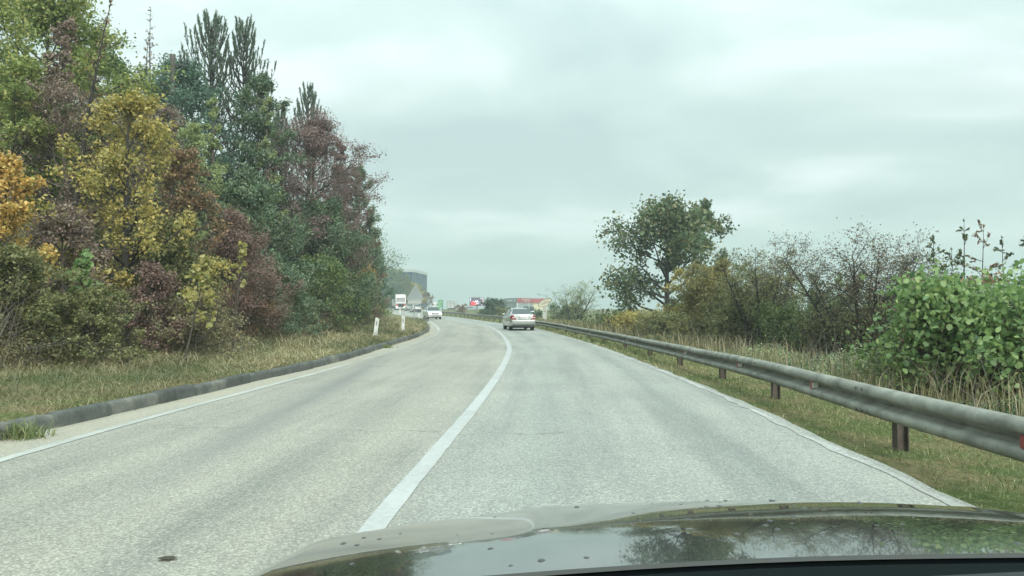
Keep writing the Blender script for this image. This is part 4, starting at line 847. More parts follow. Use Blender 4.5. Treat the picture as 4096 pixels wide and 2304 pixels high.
def oncoming():
    d = 87.0; r = car('white hatchback coming towards the camera round the bend with its headlights on', xfor(430.3, d), d+2.1, math.pi+R(16), HATCH, WHITE, 4.2, None, 1.72, wr=.31)
    MB().poly([(-.735, 1.10, 1.055), (-.60, .36, 1.45), (.60, .36, 1.45), (.735, 1.10, 1.055)]).build('windscreen', GLASS, r)
    side_windows(r, [[(.845, -1.3, .98), (.85, .0, .975), (.655, .0, 1.38), (.66, -1.2, 1.37)], [(.85, .06, .975), (.85, .78, .965), (.67, .25, 1.35), (.655, .06, 1.38)]], 1.72)
    for s in (-1, 1):
        MB().box(min(s*.5, s*.76), max(s*.5, s*.76), 2.02, 2.13, .64, .76, 0, .03).build('headlight', LIT, r, True)
        MB().box(s*.98-.1, s*.98+.1, .6, .7, .95, 1.08, 0, .03).build('wing_mirror', WHITE, r, True)
        MB().box(min(s*.5, s*.7), max(s*.5, s*.7), 2.14, 2.2, .33, .39, 0, .01).build('fog_light', PALEL, r)
    b = MB(); b.poly([(-.45, 2.125, .74), (-.36, 2.15, .60), (.36, 2.15, .60), (.45, 2.125, .74), (0, 2.125, .69)]); b.build('grille', BLACKP, r)
    MB().box(-.8, .8, 2.06, 2.18, .26, .56, 0, .05).build('bumper', WHITE, r, True)
    MB().box(-.72, .72, 2.17, 2.19, .37, .46, 0, .005).build('air_intake', BLACKP, r); MB().box(-.7, .7, 2.172, 2.195, .255, .31, 0, .005).build('lower_intake', BLACKP, r)
    MB().box(-.26, .26, 2.185, 2.2, .485, .585, 0, .004).build('number_plate', PLATE, r)
oncoming()
SUV = [(-2.2, .38, .78, .82, .85, .74, 1.05), (-2.15, .3, .86, .88, 1.02, .78, 1.18), (-1.9, .27, .89, .91, 1.06, .68, 1.52), (-1.2, .27, .9, .92, 1.07, .66, 1.63), (-.2, .27, .9, .92, 1.06, .66, 1.65), (.35, .27, .9, .92, 1.05, .66, 1.6), (1.05, .27, .9, .92, 1.04, .76, 1.16), (1.4, .27, .9, .91, 1.0, .8, 1.08), (2.0, .3, .86, .88, .9, .75, .95), (2.2, .36, .74, .76, .75, .6, .78)]
def suv():
    d = 151.; r = car('white off-roader seen from behind with a dark lower bumper, beyond the triangular sign', xfor(414, d), d+2.2, R(17), SUV, WHITE, 4.4, None, 1.84, wr=.35)
    MB().poly([(-.68, -2.17, 1.2), (.68, -2.17, 1.2), (.62, -1.93, 1.55), (-.62, -1.93, 1.55)]).build('rear_window', GLASS, r)
    side_windows(r, [[(.895, -1.5, 1.1), (.9, .6, 1.09), (.71, .2, 1.52), (.72, -1.4, 1.52)]], 1.84)
    for s in (-1, 1): MB().box(min(s*.52, s*.86), max(s*.52, s*.86), -2.21, -2.12, .95, 1.07, 0, .02).build('tail_light', REDL, r); MB().box(s*1.03-.1, s*1.03+.1, .6, .7, 1.05, 1.22, 0, .03).build('wing_mirror', BLACKP, r)
    MB().box(-.86, .86, -2.27, -2.1, .32, .66, 0, .05).build('bumper', BLACKP, r); MB().box(-.26, .26, -2.235, -2.2, .82, .93).build('number_plate', PLATE, r)
suv()
def second_silver():
    d = 166.; r = car('pale silver car half hidden between the oncoming lorry and the white off-roader', xfor(407.5, d), d+2, R(15), HATCH, SILVER, 4.2, None, 1.72)
    MB().poly([(-.66, -2.09, 1.11), (.66, -2.09, 1.11), (.57, -1.78, 1.39), (-.57, -1.78, 1.39)]).build('rear_window', GLASS, r)
    for s in (-1, 1): MB().box(min(s*.55, s*.8), max(s*.55, s*.8), -2.13, -2.03, .75, .95, 0, .02).build('tail_light', REDL, r)
    MB().box(-.78, .78, -2.15, -2.0, .3, .55, 0, .04).build('bumper', BLACKP, r)
second_silver()
def parked(label, px, d, yaw, body, top, st=HATCH):
    x = xfor(px, d); z = min(height_for(d, top)-1.47, terr1(x, d)+.0); z = terr1(x, d)
    r = car(label, x, d, yaw, st, body, 4.2, None, 1.72, 'cars parked beyond the guard rail', z=z, name='parked_car')
    MB().poly([(-.735, 1.10, 1.055), (-.60, .36, 1.45), (.60, .36, 1.45), (.735, 1.10, 1.055)]).build('windscreen', GLASS, r); MB().poly([(-.66, -2.09, 1.11), (.66, -2.09, 1.11), (.57, -1.78, 1.39), (-.57, -1.78, 1.39)]).build('rear_window', GLASS, r)
    side_windows(r, [[(.845, -1.6, .98), (.85, .78, .965), (.67, .25, 1.37), (.66, -1.4, 1.38)]], 1.72)
parked('pale blue-grey car parked beyond the rail under the video billboard', 469.5, 262, R(80), GREYC, 308.6)
parked('pale car parked beyond the rail just right of the silver saloon roof', 531.5, 112, R(70), WHITE, 310.5)
parked('dark car parked in front of the red-fascia building', 527, 215, R(60), BLACKC, 309.3)

LORRYR = mat('orange_red_trim', (.48, .10, .04), .4); GREYP = mat('grey_plastic', (.12, .13, .13), .6)
def lorry():
    d = 180.; r = empty('lorry', (xfor(400.9, d), d, float(g(d))), math.pi+R(13), 'white oncoming lorry with tall roof deflector and orange-red trim', 'lorry')
    bm = MB(); W = 1.25
    prof = [(0.0, .55), (.0, 1.35), (-.08, 1.45), (-.10, 1.85), (-.34, 2.95), (-.55, 3.2), (-1.0, 3.72), (-1.35, 3.86), (-2.1, 3.86), (-2.1, .55)]
    P = [[(x, y, z) for y, z in prof] for x in (-W, -W+.06, W-.06, W)]
    for row, in_ in ((P[0], .06), (P[-1], .06)):
        for k in range(len(row)): x, y, z = row[k]; row[k] = (x, y-in_, z)
    bm.grid(P); bm.poly(P[0]); bm.poly(P[-1][::-1]); bm.build('cab', WHITE, r)
    MB().poly([(-1.12, -.085, 1.92), (-1.08, -.315, 2.92), (1.08, -.315, 2.92), (1.12, -.085, 1.92)]).build('windscreen', GLASS, r)
    MB().box(-1.1, 1.1, -.35, -.1, 2.94, 3.1, 0, .03).build('sun_visor', WHITE, r); MB().box(-1.1, -.3, -.352, -.095, 3.11, 3.17).build('roof_stripe', LORRYR, r)
    MB().poly([(-.62, .02, .62), (-.86, .02, 1.56), (.86, .02, 1.56), (.62, .02, .62)]).build('grille', BLACKP, r)
    MB().box(-1.24, 1.24, -.3, .12, .26, .60, 0, .05).build('bumper', WHITE, r); MB().box(-.6, .6, .11, .14, .3, .42).build('air_intake', BLACKP, r)
    for s in (-1, 1):
        MB().box(min(s*.80, s*1.22), max(s*.80, s*1.22), -.02, .08, .70, .88, 0, .02).build('headlight', LIT, r)
        MB().poly([(s*.70, .03, .90), (s*1.22, .03, .90), (s*1.2, .03, 1.55), (s*.9, .03, 1.56)]).build('corner_trim', LORRYR, r)
        MB().box(min(s*1.3, s*1.5), max(s*1.3, s*1.5), -.35, -.15, 1.85, 2.65, 0, .03).build('wing_mirror', BLACKP, r)
        for yy in (-1.2, -4.6): wheel(r, s*1.05, yy, .5, .32, s)
    MB().box(-1.25, 1.25, -14, -2.6, 1.15, 3.75, 0, .03).build('trailer', mat('trailer_panel', (.55, .56, .54), .6), r); MB().box(-1.26, 1.26, -14.01, -2.59, 1.0, 1.16).build('trailer_rail', LORRYR, r)
    MB().box(-.5, .5, -13, -1.5, .55, .95).build('chassis', BLACKP, r)
lorry()
def box_truck():
    d = 240.; x = xfor(450.6, d); r = empty('box_truck', (x, d, terr1(x, d)-.1), R(-6), 'white box lorry seen from behind with two dark-framed rear doors', 'lorry')
    W = 1.24; MB().box(-W, W, .0, 6.5, .9, 3.3, 0, .02).build('box_body', WHITE, r)
    b = MB(); b.box(-W, W, -.05, -.002, 3.2, 3.32); b.box(-W, -W+.09, -.05, -.002, .9, 3.199); b.box(W-.09, W, -.05, -.002, .9, 3.199); b.box(-.04, .04, -.05, -.002, .9, 3.199); b.build('door_frame', GREYP, r)
    for s in (-1, 1): MB().box(min(s*.06, s*1.12), max(s*.06, s*1.12), -.03, -.003, .95, 3.18, 0, .01).build('rear_door', WHITE, r); MB().box(min(s*.2, s*.95), max(s*.2, s*.95), -.04, -.031, 2.42, 2.52).build('door_strip', GREYP, r); wheel(r, s*1.0, 1.2, .45, .3, s)
    MB().box(-1.1, 1.1, 6.7, 8.4, .6, 2.5, 0, .1).build('cab', WHITE, r)
    MB().box(-.9, .9, .1, 6.4, .5, .89).build('chassis', BLACKP, r)
box_truck()
def van():
    d = 243.; x = xfor(455.7, d); r = empty('van', (x, d, terr1(x, d)-.1), R(-8), 'small white van parked just right of the box lorry', 'van')
    P = [[(s, y, z) for y, z in ((0, .4), (0, 2.05), (.1, 2.15), (3.2, 2.15), (3.9, 1.4), (4.7, 1.15), (4.8, .4))] for s in (-.85, -.8, .8, .85)]
    b = MB(); b.grid(P); b.poly(P[0]); b.poly(P[-1][::-1]); b.build('body', WHITE, r); MB().box(.05, .65, -.03, -.004, 1.3, 1.85).build('rear_window', GLASS, r)
    MB().box(-.65, -.05, -.03, -.004, 1.3, 1.85).build('rear_window', GLASS, r)
    for s in (-1, 1):
        for yy in (.8, 3.9): wheel(r, s*.75, yy, .32, .2, s)
van()

# ------------------------------------------------------------------ buildings and signs far off
def wall_poly(b, p, q, z0, z1, m=0): b.quad((p[0], p[1], z0), (q[0], q[1], z0), (q[0], q[1], z1), (p[0], p[1], z1), m)
def prism(fp, z0, z1, name, m, parent, top=True):
    b = MB(); n_ = len(fp)
    for i in range(n_): wall_poly(b, fp[i], fp[(i+1) % n_], z0, z1)
    b.poly([(x, y, z1) for x, y in fp]); b.poly([(x, y, z0) for x, y in fp][::-1]); return b.build(name, m, parent)
def office():
    A = np.array([xfor(412.5, 252), 252.]); B = np.array([xfor(427, 278), 278.]); D = np.array([-49., 259.]); Cc = B+(D-A); r = empty('office_block', (A[0], A[1], 0), 0, 'tall dark blue glass office block under a thick pale roof band behind the bend', 'building')
    o = A; zt = height_for(252, 269); zb = height_for(252, 271.9)
    def off(e):
        c = (A+B+Cc+D)/4; return [tuple(p-o+(p-c)/np.linalg.norm(p-c)*e) for p in (A, B, Cc, D)]
    m, t, p = newmat('blue_curtain_wall'); tc = N(t, 'ShaderNodeTexCoord'); sp = N(t, 'ShaderNodeSeparateXYZ'); L(t, tc.outputs['Object'], sp.inputs[0])
    f = MATH(t, 'FRACT', MATH(t, 'DIVIDE', sp.outputs[2], 1.05)); ln_ = RAMP(t, f, [(.0, (.6, .6, .6)), (.06, (.6, .6, .6)), (.09, (1, 1, 1))])
    wn = N(t, 'ShaderNodeTexWhiteNoise', noise_dimensions='2D'); cb = N(t, 'ShaderNodeCombineXYZ'); L(t, MATH(t, 'FLOOR', MATH(t, 'DIVIDE', sp.outputs[2], 1.05)), cb.inputs[0]); L(t, MATH(t, 'FLOOR', MATH(t, 'DIVIDE', sp.outputs[1], 1.5)), cb.inputs[1]); L(t, cb.outputs[0], wn.inputs['Vector'])
    c = MIX(t, wn.outputs[0], (.012, .045, .10), (.022, .065, .13)); L(t, MIX(t, 1., c, ln_, 'MULTIPLY'), p.inputs['Base Color']); p.inputs['Roughness'].default_value = .35; p.inputs['Specular IOR Level'].default_value = .25
    prism(off(0), 0, zb, 'glass_facade', m, r); prism(off(.45), zb+.003, zt, 'roof_band', mat('pale_roof_band', (.50, .54, .53), .6), r)
    b = MB(); 
    for q in np.linspace(0, 1, 9)[1:-1]:
        pnt = A+(B-A)*q-o; b.box(pnt[0]-.02, pnt[0]+.12, pnt[1]-.08, pnt[1]+.08, .2, zb-.05)
    b.build('mullion', mat('dark_mullion', (.03, .05, .07), .5), r)
office()
def inspection():
    dl, dc, dr = 262, 246, 258; zl = lambda d, row: height_for(d, row)
    Pl = np.array([xfor(504.2, dl), dl]); Pc = np.array([xfor(517.3, dc), dc]); Pr = np.array([xfor(533, dr), dr]); Pe = np.array([xfor(547, dr+3), dr+3]); Bk = np.array([xfor(510, dl+16), dl+16]); Bk2 = np.array([xfor(547, dr+22), dr+22])
    o = Pc; r = empty('inspection_building', (o[0], o[1], 0), 0, 'low vehicle inspection building with a red and grey sign fascia over pale glass walls', 'building')
    zt = height_for(dc, 297.9); zf = height_for(dc, 302.9); fp = [tuple(p-o) for p in (Pl, Pc, Pr, Pe, Bk2, Bk)]
    WALL = mat('pale_glazed_wall', (.30, .37, .37), .35, var=.08); RED = mat('red_fascia', (.36, .05, .06), .55, var=.06); GREYF = mat('grey_fascia', (.17, .20, .22), .55)
    prism(fp, -1.5, zf, 'wall', WALL, r)
    c = sum(np.array(p) for p in fp)/len(fp); fo = [tuple(np.array(p)+(np.array(p)-c)/np.linalg.norm(np.array(p)-c)*.35) for p in fp]; fas = prism(fo, zf+.004, zt, 'fascia', RED, r)
    WH = mat('white_letters', (.8, .8, .78), .5)
    def face(p, q, e=.03):
        p = np.array(p); q = np.array(q); t_ = (q-p)/np.linalg.norm(q-p); n_ = np.array([t_[1], -t_[0]]); return p, q, t_, n_
    p, q, t_, n_ = face(fo[0], fo[1]); Wd = np.linalg.norm(q-p); H = zt-zf; rot = math.atan2(t_[1], t_[0])
    def M(p, t_, n_, s, z, e=.05): a = p+t_*s+n_*e; return Matrix.Translation((a[0], a[1], z)) @ Matrix.Rotation(math.atan2(t_[1], t_[0]), 4, 'Z')
    MB().box(.15, Wd-.1, -.04, -.004, .12, H-.1, M=M(p, t_, n_, 0, zf, 0)).build('grey_panel', GREYF, fas)
    for s in (.09, .86):
        MB().box(-Wd*.055, Wd*.055, -.02, 0, -H*.3, H*.3, M=M(p, t_, n_, Wd*s, zf+H*.5, .06)).build('square_sign', WH, fas); MB().box(-Wd*.04, Wd*.04, -.012, 0, -H*.2, H*.2, M=M(p, t_, n_, Wd*s, zf+H*.5, .085)).build('square_sign_centre', GREYF, fas)
    b = MB(); bb = M(p, t_, n_, Wd*.26, zf+H*.5, .06); b.box(-.1, .1, -.02, 0, -H*.32, H*.1, M=bb); b.cyl(bb @ Vector((0, -.02, H*.26)), bb @ Vector((0, 0, H*.26)), H*.1); b.build('figure_emblem', WH, fas)
    rg = np.random.default_rng(4); b = MB()
    for k in range(10): b.box(Wd*(.335+.037*k), Wd*(.335+.037*k+.027), -.02, 0, -H*.12, H*(.14 if k % 3 else .2), M=M(p, t_, n_, 0, zf+H*.5, .06))
    b.build('lettering', WH, fas)
    p, q, t_, n_ = face(fo[1], fo[2]); Wd = np.linalg.norm(q-p)
    text('TEHNIČKI PREGLED', H*.34, WH, fas, M(p, t_, n_, Wd*.52, zf+H*.66), 'lettering', .01, sx=1.25 if Wd > 6 else 1.0); text('VOZILA', H*.34, WH, fas, M(p, t_, n_, Wd*.52, zf+H*.25), 'lettering', .01, sx=1.1)
    b = MB(); a = np.array(fp[1]); b.box(a[0]-.12, a[0]+.12, a[1]-.15, a[1]+.1, -1.5, zf); b.build('corner_column', WH, r)
    p, q, t_, n_ = face(fp[0], fp[1]); Wl = np.linalg.norm(q-p); MULL = mat('dark_frame', (.12, .16, .16), .5)
    for s in (.25, .5, .66, .72, .78, .84): MB().box(-.05, .05, -.05, 0, -1.3, zf-.1, M=M(p, t_, n_, Wl*s, 0, .03)).build('mullion', MULL, r)
    p, q, t_, n_ = face(fp[2], fp[3]); Wl = np.linalg.norm(q-p); MB().box(0, Wl, -.06, 0, -1.4, zf-.02, M=M(p, t_, n_, 0, 0, .03)).build('yellow_wall', mat('cream_wall', (.62, .58, .36), .7), r)
    lp = MB(); 
    x = xfor(529, 200); pz = terr1(x, 200); l = empty('flag_pole', (x, 200, pz), 0, 'slim white pole in front of the red fascia', 'pole'); MB().cyl((0, 0, -.3), (0, 0, height_for(200, 300)-pz), .07, .05).build('pole', WPAINT, l, True)
inspection()
def billboard():
    d = 210.; x = xfor(476.6, d); zg = terr1(x, d); r = empty('video_billboard', (x, d, zg), R(-3), 'video billboard on one leg showing a red, white and black picture', 'billboard'); s = d/F
    w = 14.2*s/2; z0 = height_for(d, 306.1)-zg; z1 = height_for(d, 297.5)-zg
    MB().box(-w, w, 0, .5, z0, z1, 0, .02).build('cabinet', BLACKP, r); MB().cyl((w*.05, .25, -.3), (w*.05, .25, z0), .22).build('leg', GREYP, r)
    def em(n, c, e): return mat(n, tuple(.1*q for q in c), .5, emit=c, estr=e)
    DK = em('screen_dark', (.07, .055, .085), .9); RD = em('screen_red', (.85, .05, .06), .95); WHs = em('screen_white', (.85, .85, .95), .9); OR = em('screen_orange', (.8, .3, .1), .8)
    sc = MB().box(-w+.06, w-.06, -.03, -.003, z0+.06, z1-.06).build('screen', DK, r); H = z1-z0
    def shape(pts, m, lay, name): MB().poly([((-.5+px)*2*w*.97, -.034-.003*lay, z0+.04+pz*(H-.08)) for px, pz in pts]).build(name, m, sc)
    shape([(.1, .46), (.16, .55), (.3, .5), (.55, .25), (.48, .17), (.3, .13), (.15, .18), (.1, .3)], RD, 1, 'red_shape'); shape([(.4, .2), (.55, .3), (.56, .22), (.45, .13), (.34, .1)], OR, 2, 'orange_shape')
    shape([(.22, .58), (.4, .56), (.56, .54), (.56, .5), (.3, .5), (.22, .53)], WHs, 2, 'white_streak'); shape([(.40, .70), (.46, .70), (.53, .35), (.62, .3), (.8, .33), (.6, .24), (.5, .27), (.45, .42)], WHs, 3, 'white_shape')
    shape([(.54, .68), (.62, .72), (.6, .55), (.68, .46), (.9, .55), (.7, .42), (.58, .44), (.53, .55)], WHs, 3, 'white_shape'); shape([(.76, .96), (.84, .96), (.86, .72), (.83, .66), (.82, .86), (.76, .88)], WHs, 1, 'white_shape')
    shape([(.88, .97), (.985, .97), (.985, .1), (.93, .05), (.955, .3), (.95, .85)], WHs, 1, 'white_edge'); shape([(.985, .97), (1.0, .97), (1.0, .02), (.9, .02), (.985, .08)], RD, 2, 'red_edge'); shape([(.0, .06), (.0, .0), (.3, .0), (.2, .06), (.06, .12)], RD, 1, 'red_edge')
    shape([(.03, .95), (.10, .95), (.07, .7), (.03, .45), (.02, .6)], WHs, 1, 'white_edge'); shape([(.82, .1), (.86, .15), (.9, .12), (.88, .04), (.83, .04)], WHs, 1, 'white_dot'); shape([(.42, .96), (.46, .96), (.46, .88), (.42, .88)], RD, 1, 'red_dot')
    for q in (-.35, .3): MB().box(q*w-.03, q*w+.03, .2, .26, z1, z1+.3).build('aerial', GREYP, r)
billboard()
def totem():
    d = 255.; s = d/F; x = xfor(440.6, d); zg = terr1(x, d); r = empty('totem_sign', (x, d, zg), 0, 'green service totem sign with white diagonal lines and a blue lower corner', 'sign')
    GR = mat('sign_green', (.045, .27, .07), .45); BL = mat('sign_blue', (.04, .20, .45), .45); WHt = mat('sign_white', (.82, .84, .82), .5); zt = height_for(d, 299.7)-zg; u = lambda px: (px/4-440.6)*s; v = lambda py: height_for(d, py/4)-zg
    def slab(pts, y0, y1, m, name, par=r):
        b = MB(); f = [(u(a), y0, v(b_)) for a, b_ in pts]; k = [(p[0], y1, p[2]) for p in f]; b.poly(f); b.poly(k[::-1])
        for i in range(len(f)): b.quad(f[i], f[(i+1) % len(f)], k[(i+1) % len(k)], k[i])
        return b.build(name, m, par)
    slab([(1751, 1204), (1757, 1199.5), (1772, 1200), (1772, 1232), (1766.5, 1228)], 0, .4, GR, 'upper_panel'); slab([(1750, 1207), (1766, 1228.5), (1752, 1240), (1747.5, 1240)], .01, .4, GR, 'lower_panel'); slab([(1754, 1241), (1767, 1229.5), (1772, 1234), (1772, 1244), (1754, 1244)], 0, .4, BL, 'blue_panel')
    slab([(1750.3, 1205.5), (1751.6, 1205), (1767.2, 1228.4), (1766, 1229)], -.05, .3, WHt, 'white_line'); slab([(1752.5, 1240.3), (1753.5, 1241.6), (1767.5, 1230), (1766.8, 1228.9)], -.052, .3, WHt, 'white_line')
    for (a, b_, w_) in ((1759, 1204.5, 9), (1762, 1208, 4), (1760, 1211, 8)): slab([(a, b_), (a+w_, b_), (a+w_, b_+1.5), (a, b_+1.5)], -.03, .01, WHt, 'text_line')
    slab([(1750, 1221), (1759, 1221), (1757, 1230), (1749, 1231)], -.03, .02, mat('sign_pale_green', (.35, .6, .4), .5), 'emblem'); slab([(1762, 1233), (1765, 1233), (1766, 1238), (1761, 1238)], -.03, .01, WHt, 'emblem')
    slab([(1755, 1244), (1770, 1244), (1770, 1256), (1755, 1256)], .1, .3, GREYP, 'base')
    x2 = xfor(435.3, 258); z2 = terr1(x2, 258); r2 = empty('price_board', (x2, 258, z2), 0, 'pale grey-white board with dark round marks just left of the green totem', 'sign')
    s2 = 258/F; zz = height_for(258, 302.2)-z2; MB().box(-1.1, 1.0, 0, .3, .2, zz, 0, .02).build('panel', WHt, r2); b = MB().cyl((.7, -.02, zz*.72), (.7, 0, zz*.72), .3); b.build('mark', GREYP, r2); MB().cyl((.7, -.02, zz*.35), (.7, 0, zz*.35), .25).build('mark', GREYP, r2); MB().box(-.9, -.7, .05, .25, -.3, .2).build('foot', GREYP, r2)
    MB().box(.6, .8, .05, .25, -.3, .2).build('foot', GREYP, r2)
totem()
def oval():
    d = 70.; s = d/F; x = xfor(544.6, d); zg = terr1(x, d); r = empty('pylon_sign', (x, d, zg), 0, 'pale pylon carrying a tilted cream oval board with a dark rim', 'sign')
    CR = mat('cream_board', (.60, .58, .44), .6, var=.06); DKR = mat('dark_rim', (.05, .05, .045), .6); PY = mat('pale_pylon', (.46, .47, .42), .7, var=.12, vscale=4); zc = height_for(d, 302.6)-zg
    w = 3.7*s/2; zt = zc-.05; P = [[(sx*w*1.12, -.12, -.4), (sx*w, -.12, zt)] for sx in (-1, 1)]; b = MB(); b.quad(P[0][0], P[1][0], P[1][1], P[0][1]); Q = [[(a[0], .12, a[2]) for a in p] for p in P]; b.quad(Q[1][0], Q[0][0], Q[0][1], Q[1][1]); b.quad(P[1][0], Q[1][0], Q[1][1], P[1][1]); b.quad(Q[0][0], P[0][0], P[0][1], Q[0][1]); b.quad(P[0][1], P[1][1], Q[1][1], Q[0][1]); py = b.build('pylon', PY, r)
    Mo = Matrix.Translation((.03, -.16, zc)) @ Matrix.Rotation(R(-26), 4, 'Y'); a_, c_ = 7.3*s, 3.25*s
    def ell(k, y): return [Mo @ Vector((a_*k*math.cos(t), y, c_*k*math.sin(t))) for t in np.linspace(0, 2*math.pi, 41)[:-1]]
    f, k = ell(1, 0), ell(1, .1); b = MB(); b.poly(f[::-1]); b.poly(k)
    for i in range(40): b.quad(f[i], f[(i+1) % 40], k[(i+1) % 40], k[i])
    bo = b.build('oval_board', CR, r); f, k = ell(1.03, -.02), ell(.955, -.02); b = MB(); f2 = ell(1.03, .02)
    for i in range(40): j = (i+1) % 40; b.quad(f[i], k[i], k[j], f[j]); b.quad(f[i], f[j], f2[j], f2[i])
    b.build('rim', DKR, bo)
    LT = mat('brown_letters', (.16, .13, .10), .6); text('oma', 4.6*s, LT, bo, Mo @ Matrix.Translation((.05, -.006, -.02)) @ Matrix.Rotation(R(12), 4, 'Y'), 'lettering', .004, sx=1.25)
    MB().box(-a_*.25, a_*.62, -.012, -.004, c_*.52, c_*.60, M=Mo @ Matrix.Rotation(R(8), 4, 'Y')).build('small_line', LT, bo)
    z = height_for(d, 311.2)-zg; ar = MB(); ar.poly([(-w*.7, -.124, z), (-w*.1, -.124, z+.06), (-w*.1, -.124, z+.02), (w*.65, -.124, z+.025), (w*.65, -.124, z-.02), (-w*.1, -.124, z-.02), (-w*.1, -.124, z-.06)]); ar.build('arrow', INK, py); MB().box(-w*.6, w*.6, -.1245, -.121, z+.2, z+.22).build('small_line', LT, py)
oval()
def utility_pole():
    d = 30.; x = xfor(169.5, d); zg = terr1(x, d); zt = height_for(d, 55)-zg; r = empty('utility_pole', (x, d, zg), R(20), 'wooden utility pole top with insulator bracket above the blue-green tree', 'pole')
    MB().cyl((0, 0, -.4), (0, 0, zt), .16, .115).build('pole', mat('grey_wood', (.11, .10, .085), .9, var=.2), r, True)
    b = MB(); b.box(.1, .62, -.03, .03, zt-.42, zt-.36); b.cyl((.12, 0, zt-.75), (.45, 0, zt-.4), .02); b.cyl((.12, 0, zt-.42), (.32, 0, zt-.8), .02); b.build('bracket', BLACKP, r)
    for xx, zz in ((.55, zt-.36), (.33, zt-.36)): b = MB(); b.cyl((xx, 0, zz), (xx, 0, zz+.08), .03); b.cyl((xx, 0, zz+.08), (xx, 0, zz+.16), .06, .05); b.cyl((xx, 0, zz+.16), (xx, 0, zz+.24), .055, .03); b.build('insulator', BLACKP, r, True)
utility_pole()

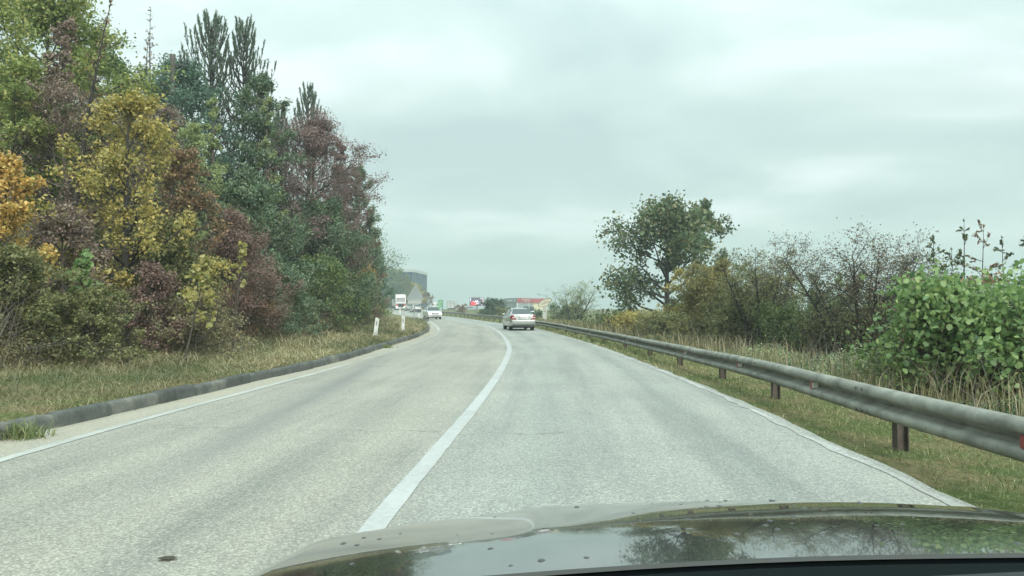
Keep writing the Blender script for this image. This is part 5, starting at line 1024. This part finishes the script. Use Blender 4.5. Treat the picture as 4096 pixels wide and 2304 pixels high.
# ------------------------------------------------------------------ the car the photograph is taken from
def own_car():
    r = empty('car', (.55, 0, 0), 0, 'black car with a glossy wet-spotted bonnet filling the bottom right corner', 'car')
    m, t, p = newmat('black_clearcoat'); p.inputs['Base Color'].default_value = (.014, .016, .017, 1); p.inputs['Roughness'].default_value = .16; p.inputs['Coat Weight'].default_value = 1; p.inputs['Coat Roughness'].default_value = .02; p.inputs['Coat IOR'].default_value = 1.6
    tc = N(t, 'ShaderNodeTexCoord'); n = N(t, 'ShaderNodeTexNoise', inp={'Scale': 3.2, 'Detail': 2}); L(t, tc.outputs['Object'], n.inputs[0]); b = N(t, 'ShaderNodeBump', inp={'Strength': .012, 'Distance': .02}); L(t, n.outputs[0], b.inputs['Height']); L(t, b.outputs[0], p.inputs['Normal']); L(t, b.outputs[0], p.inputs['Coat Normal'])
    yk = [.5, .72, 1.2, 1.5, 1.7, 1.9, 2.05, 2.15, 2.2]; zk = [1.01, .992, .937, .887, .849, .793, .72, .6, .45]
    from numpy import interp
    yy = np.linspace(.5, 2.2, 140); zc = np.interp(yy, yk, zk)
    for _ in range(60): zc[1:-1] = .25*zc[:-2]+.5*zc[1:-1]+.25*zc[2:]
    xx = np.linspace(-1.08, 1.08, 131)
    def hood_z(x, y):
        z = np.interp(y, yy, zc)+.007-.082*abs(x)**2.35
        ed = sstep(.95, 1.08, abs(x)); z = z-.16*ed*ed
        rid = .5-.02*(y-1.2); z = z+.004*np.exp(-((abs(x)-rid)/.05)**2)-.010*sstep(rid, rid+.16, abs(x))*0+.004*sstep(rid+.12, rid-.12, abs(x))
        yc = 1.70-.10*x*x; z = z-.006*np.exp(-((y-yc)/.010)**2)-.010*sstep(yc, yc+.06, y)
        return z
    X, Y = np.meshgrid(xx, yy); Z = hood_z(X, Y); nx_ = len(xx); i, j = np.meshgrid(np.arange(len(yy)-1), np.arange(nx_-1), indexing='ij'); a = (i*nx_+j).ravel()
    link_mesh('bonnet', np_mesh('bonnet', np.stack([X.ravel(), Y.ravel(), Z.ravel()], 1), np.stack([a, a+1, a+nx_+1, a+nx_], 1), smooth=True), m, r)
    rg = np.random.default_rng(8); bead = mat('dried_water_spots', (.05, .053, .05), .45, var=.3, vscale=60)
    b = MB()
    for k in range(130):
        x = rg.uniform(-.93, .95); y = rg.uniform(.95, 1.95); rad = rg.uniform(.0025, .0065)*(1.3 if k % 5 == 0 else 1); z = float(hood_z(np.array([x]), np.array([y]))[0])
        ring0 = []; 
        for q, hz in ((1, 0), (.8, .30), (.4, .46)): ring0.append([(x+math.cos(t_)*rad*q, y+math.sin(t_)*rad*1.3*q, z-.0008+rad*hz*.8) for t_ in np.linspace(0, 2*math.pi, 9)])
        for rr in ring0: rr[-1] = rr[0]
        b.grid(ring0); b.poly(ring0[-1][:-1])
    o = b.build('water_beads', bead, r, True); o['kind'] = 'stuff'
    # scuttle and dashboard
    def strip(rows, name, m_): return MB().grid(rows).build(name, m_, r, True)
    xs_ = np.linspace(-1.0, 1.0, 41); bow = lambda x: -.035*abs(x)**2-.02*sstep(-.25, -1.0, x)
    SC = mat('scuttle_plastic', (.008, .012, .013), .9, spec=.03); DB = mat('dashboard_plastic', (.05, .058, .058), .9, spec=.05, bump=.2, bscale=200); LIP = mat('painted_edge_reflection', (.07, .075, .072), .8, spec=.1)  # scuttle colour darkened to stand for the shade of the unbuilt roof
    zs = 1.3-.334*.62
    strip([[(x, .625, zs+bow(x)) for x in xs_], [(x, .622, zs+bow(x)-.12) for x in xs_]][::-1], 'scuttle_front', SC)
    strip([[(x, .617+0*x, zs+bow(x)-.0005) for x in xs_], [(x, .621, zs+bow(x)+.002) for x in xs_], [(x, .6255, zs+bow(x)-.002) for x in xs_]], 'edge_reflection_strip', LIP)  # pale strip stands in for the reflection of the bonnet's rear edge
    strip([[(x, .42, zs+bow(x)+.005) for x in xs_], [(x, .60, zs+bow(x)+.001) for x in xs_]], 'scuttle', SC)
    db = lambda x: .012*sstep(-.5, .2, x)-.03*abs(x-.15)**2
    strip([[(x, .10, 1.151+db(x)) for x in xs_], [(x, .36, 1.163+db(x)) for x in xs_], [(x, .40, 1.160+db(x)) for x in xs_], [(x, .415, 1.14+db(x)) for x in xs_], [(x, .418, 1.05+db(x)) for x in xs_]], 'dashboard', DB)
own_car()
lf = MB(); x, y = ground_at((668, 2240)); lf.grid([[(a*.42, b_*.5, c_*.5) for a, b_, c_ in row_] for row_ in [[(-.11, -.02, .012), (-.04, -.05, .02), (.05, -.045, .012), (.11, .0, .02)], [(-.1, .0, .02), (-.03, .0, .035), (.04, .01, .03), (.12, .02, .018)], [(-.08, .03, .01), (-.02, .05, .015), (.05, .05, .02), (.1, .04, .008)]]]); tag(lf.build('dead_leaf', mat('dark_leaf', (.05, .045, .03), .9), loc=(x, y, .003)), 'dark crumpled leaf lying on the left lane near the camera', 'leaf')

# ------------------------------------------------------------------ hazy air
def haze():
    b = MB().box(-690, 690, -38, 760, -6, 45); m = bpy.data.materials.new('pale_air'); m.use_nodes = True; t = m.node_tree; t.nodes.clear()
    v = N(t, 'ShaderNodeVolumePrincipled'); v.inputs['Color'].default_value = (.86, .98, .95, 1); v.inputs['Density'].default_value = .0015; v.inputs['Anisotropy'].default_value = .2
    o = N(t, 'ShaderNodeOutputMaterial'); L(t, v.outputs[0], o.inputs['Volume'])
    tag(b.build('haze', m), kind='stuff')
haze()
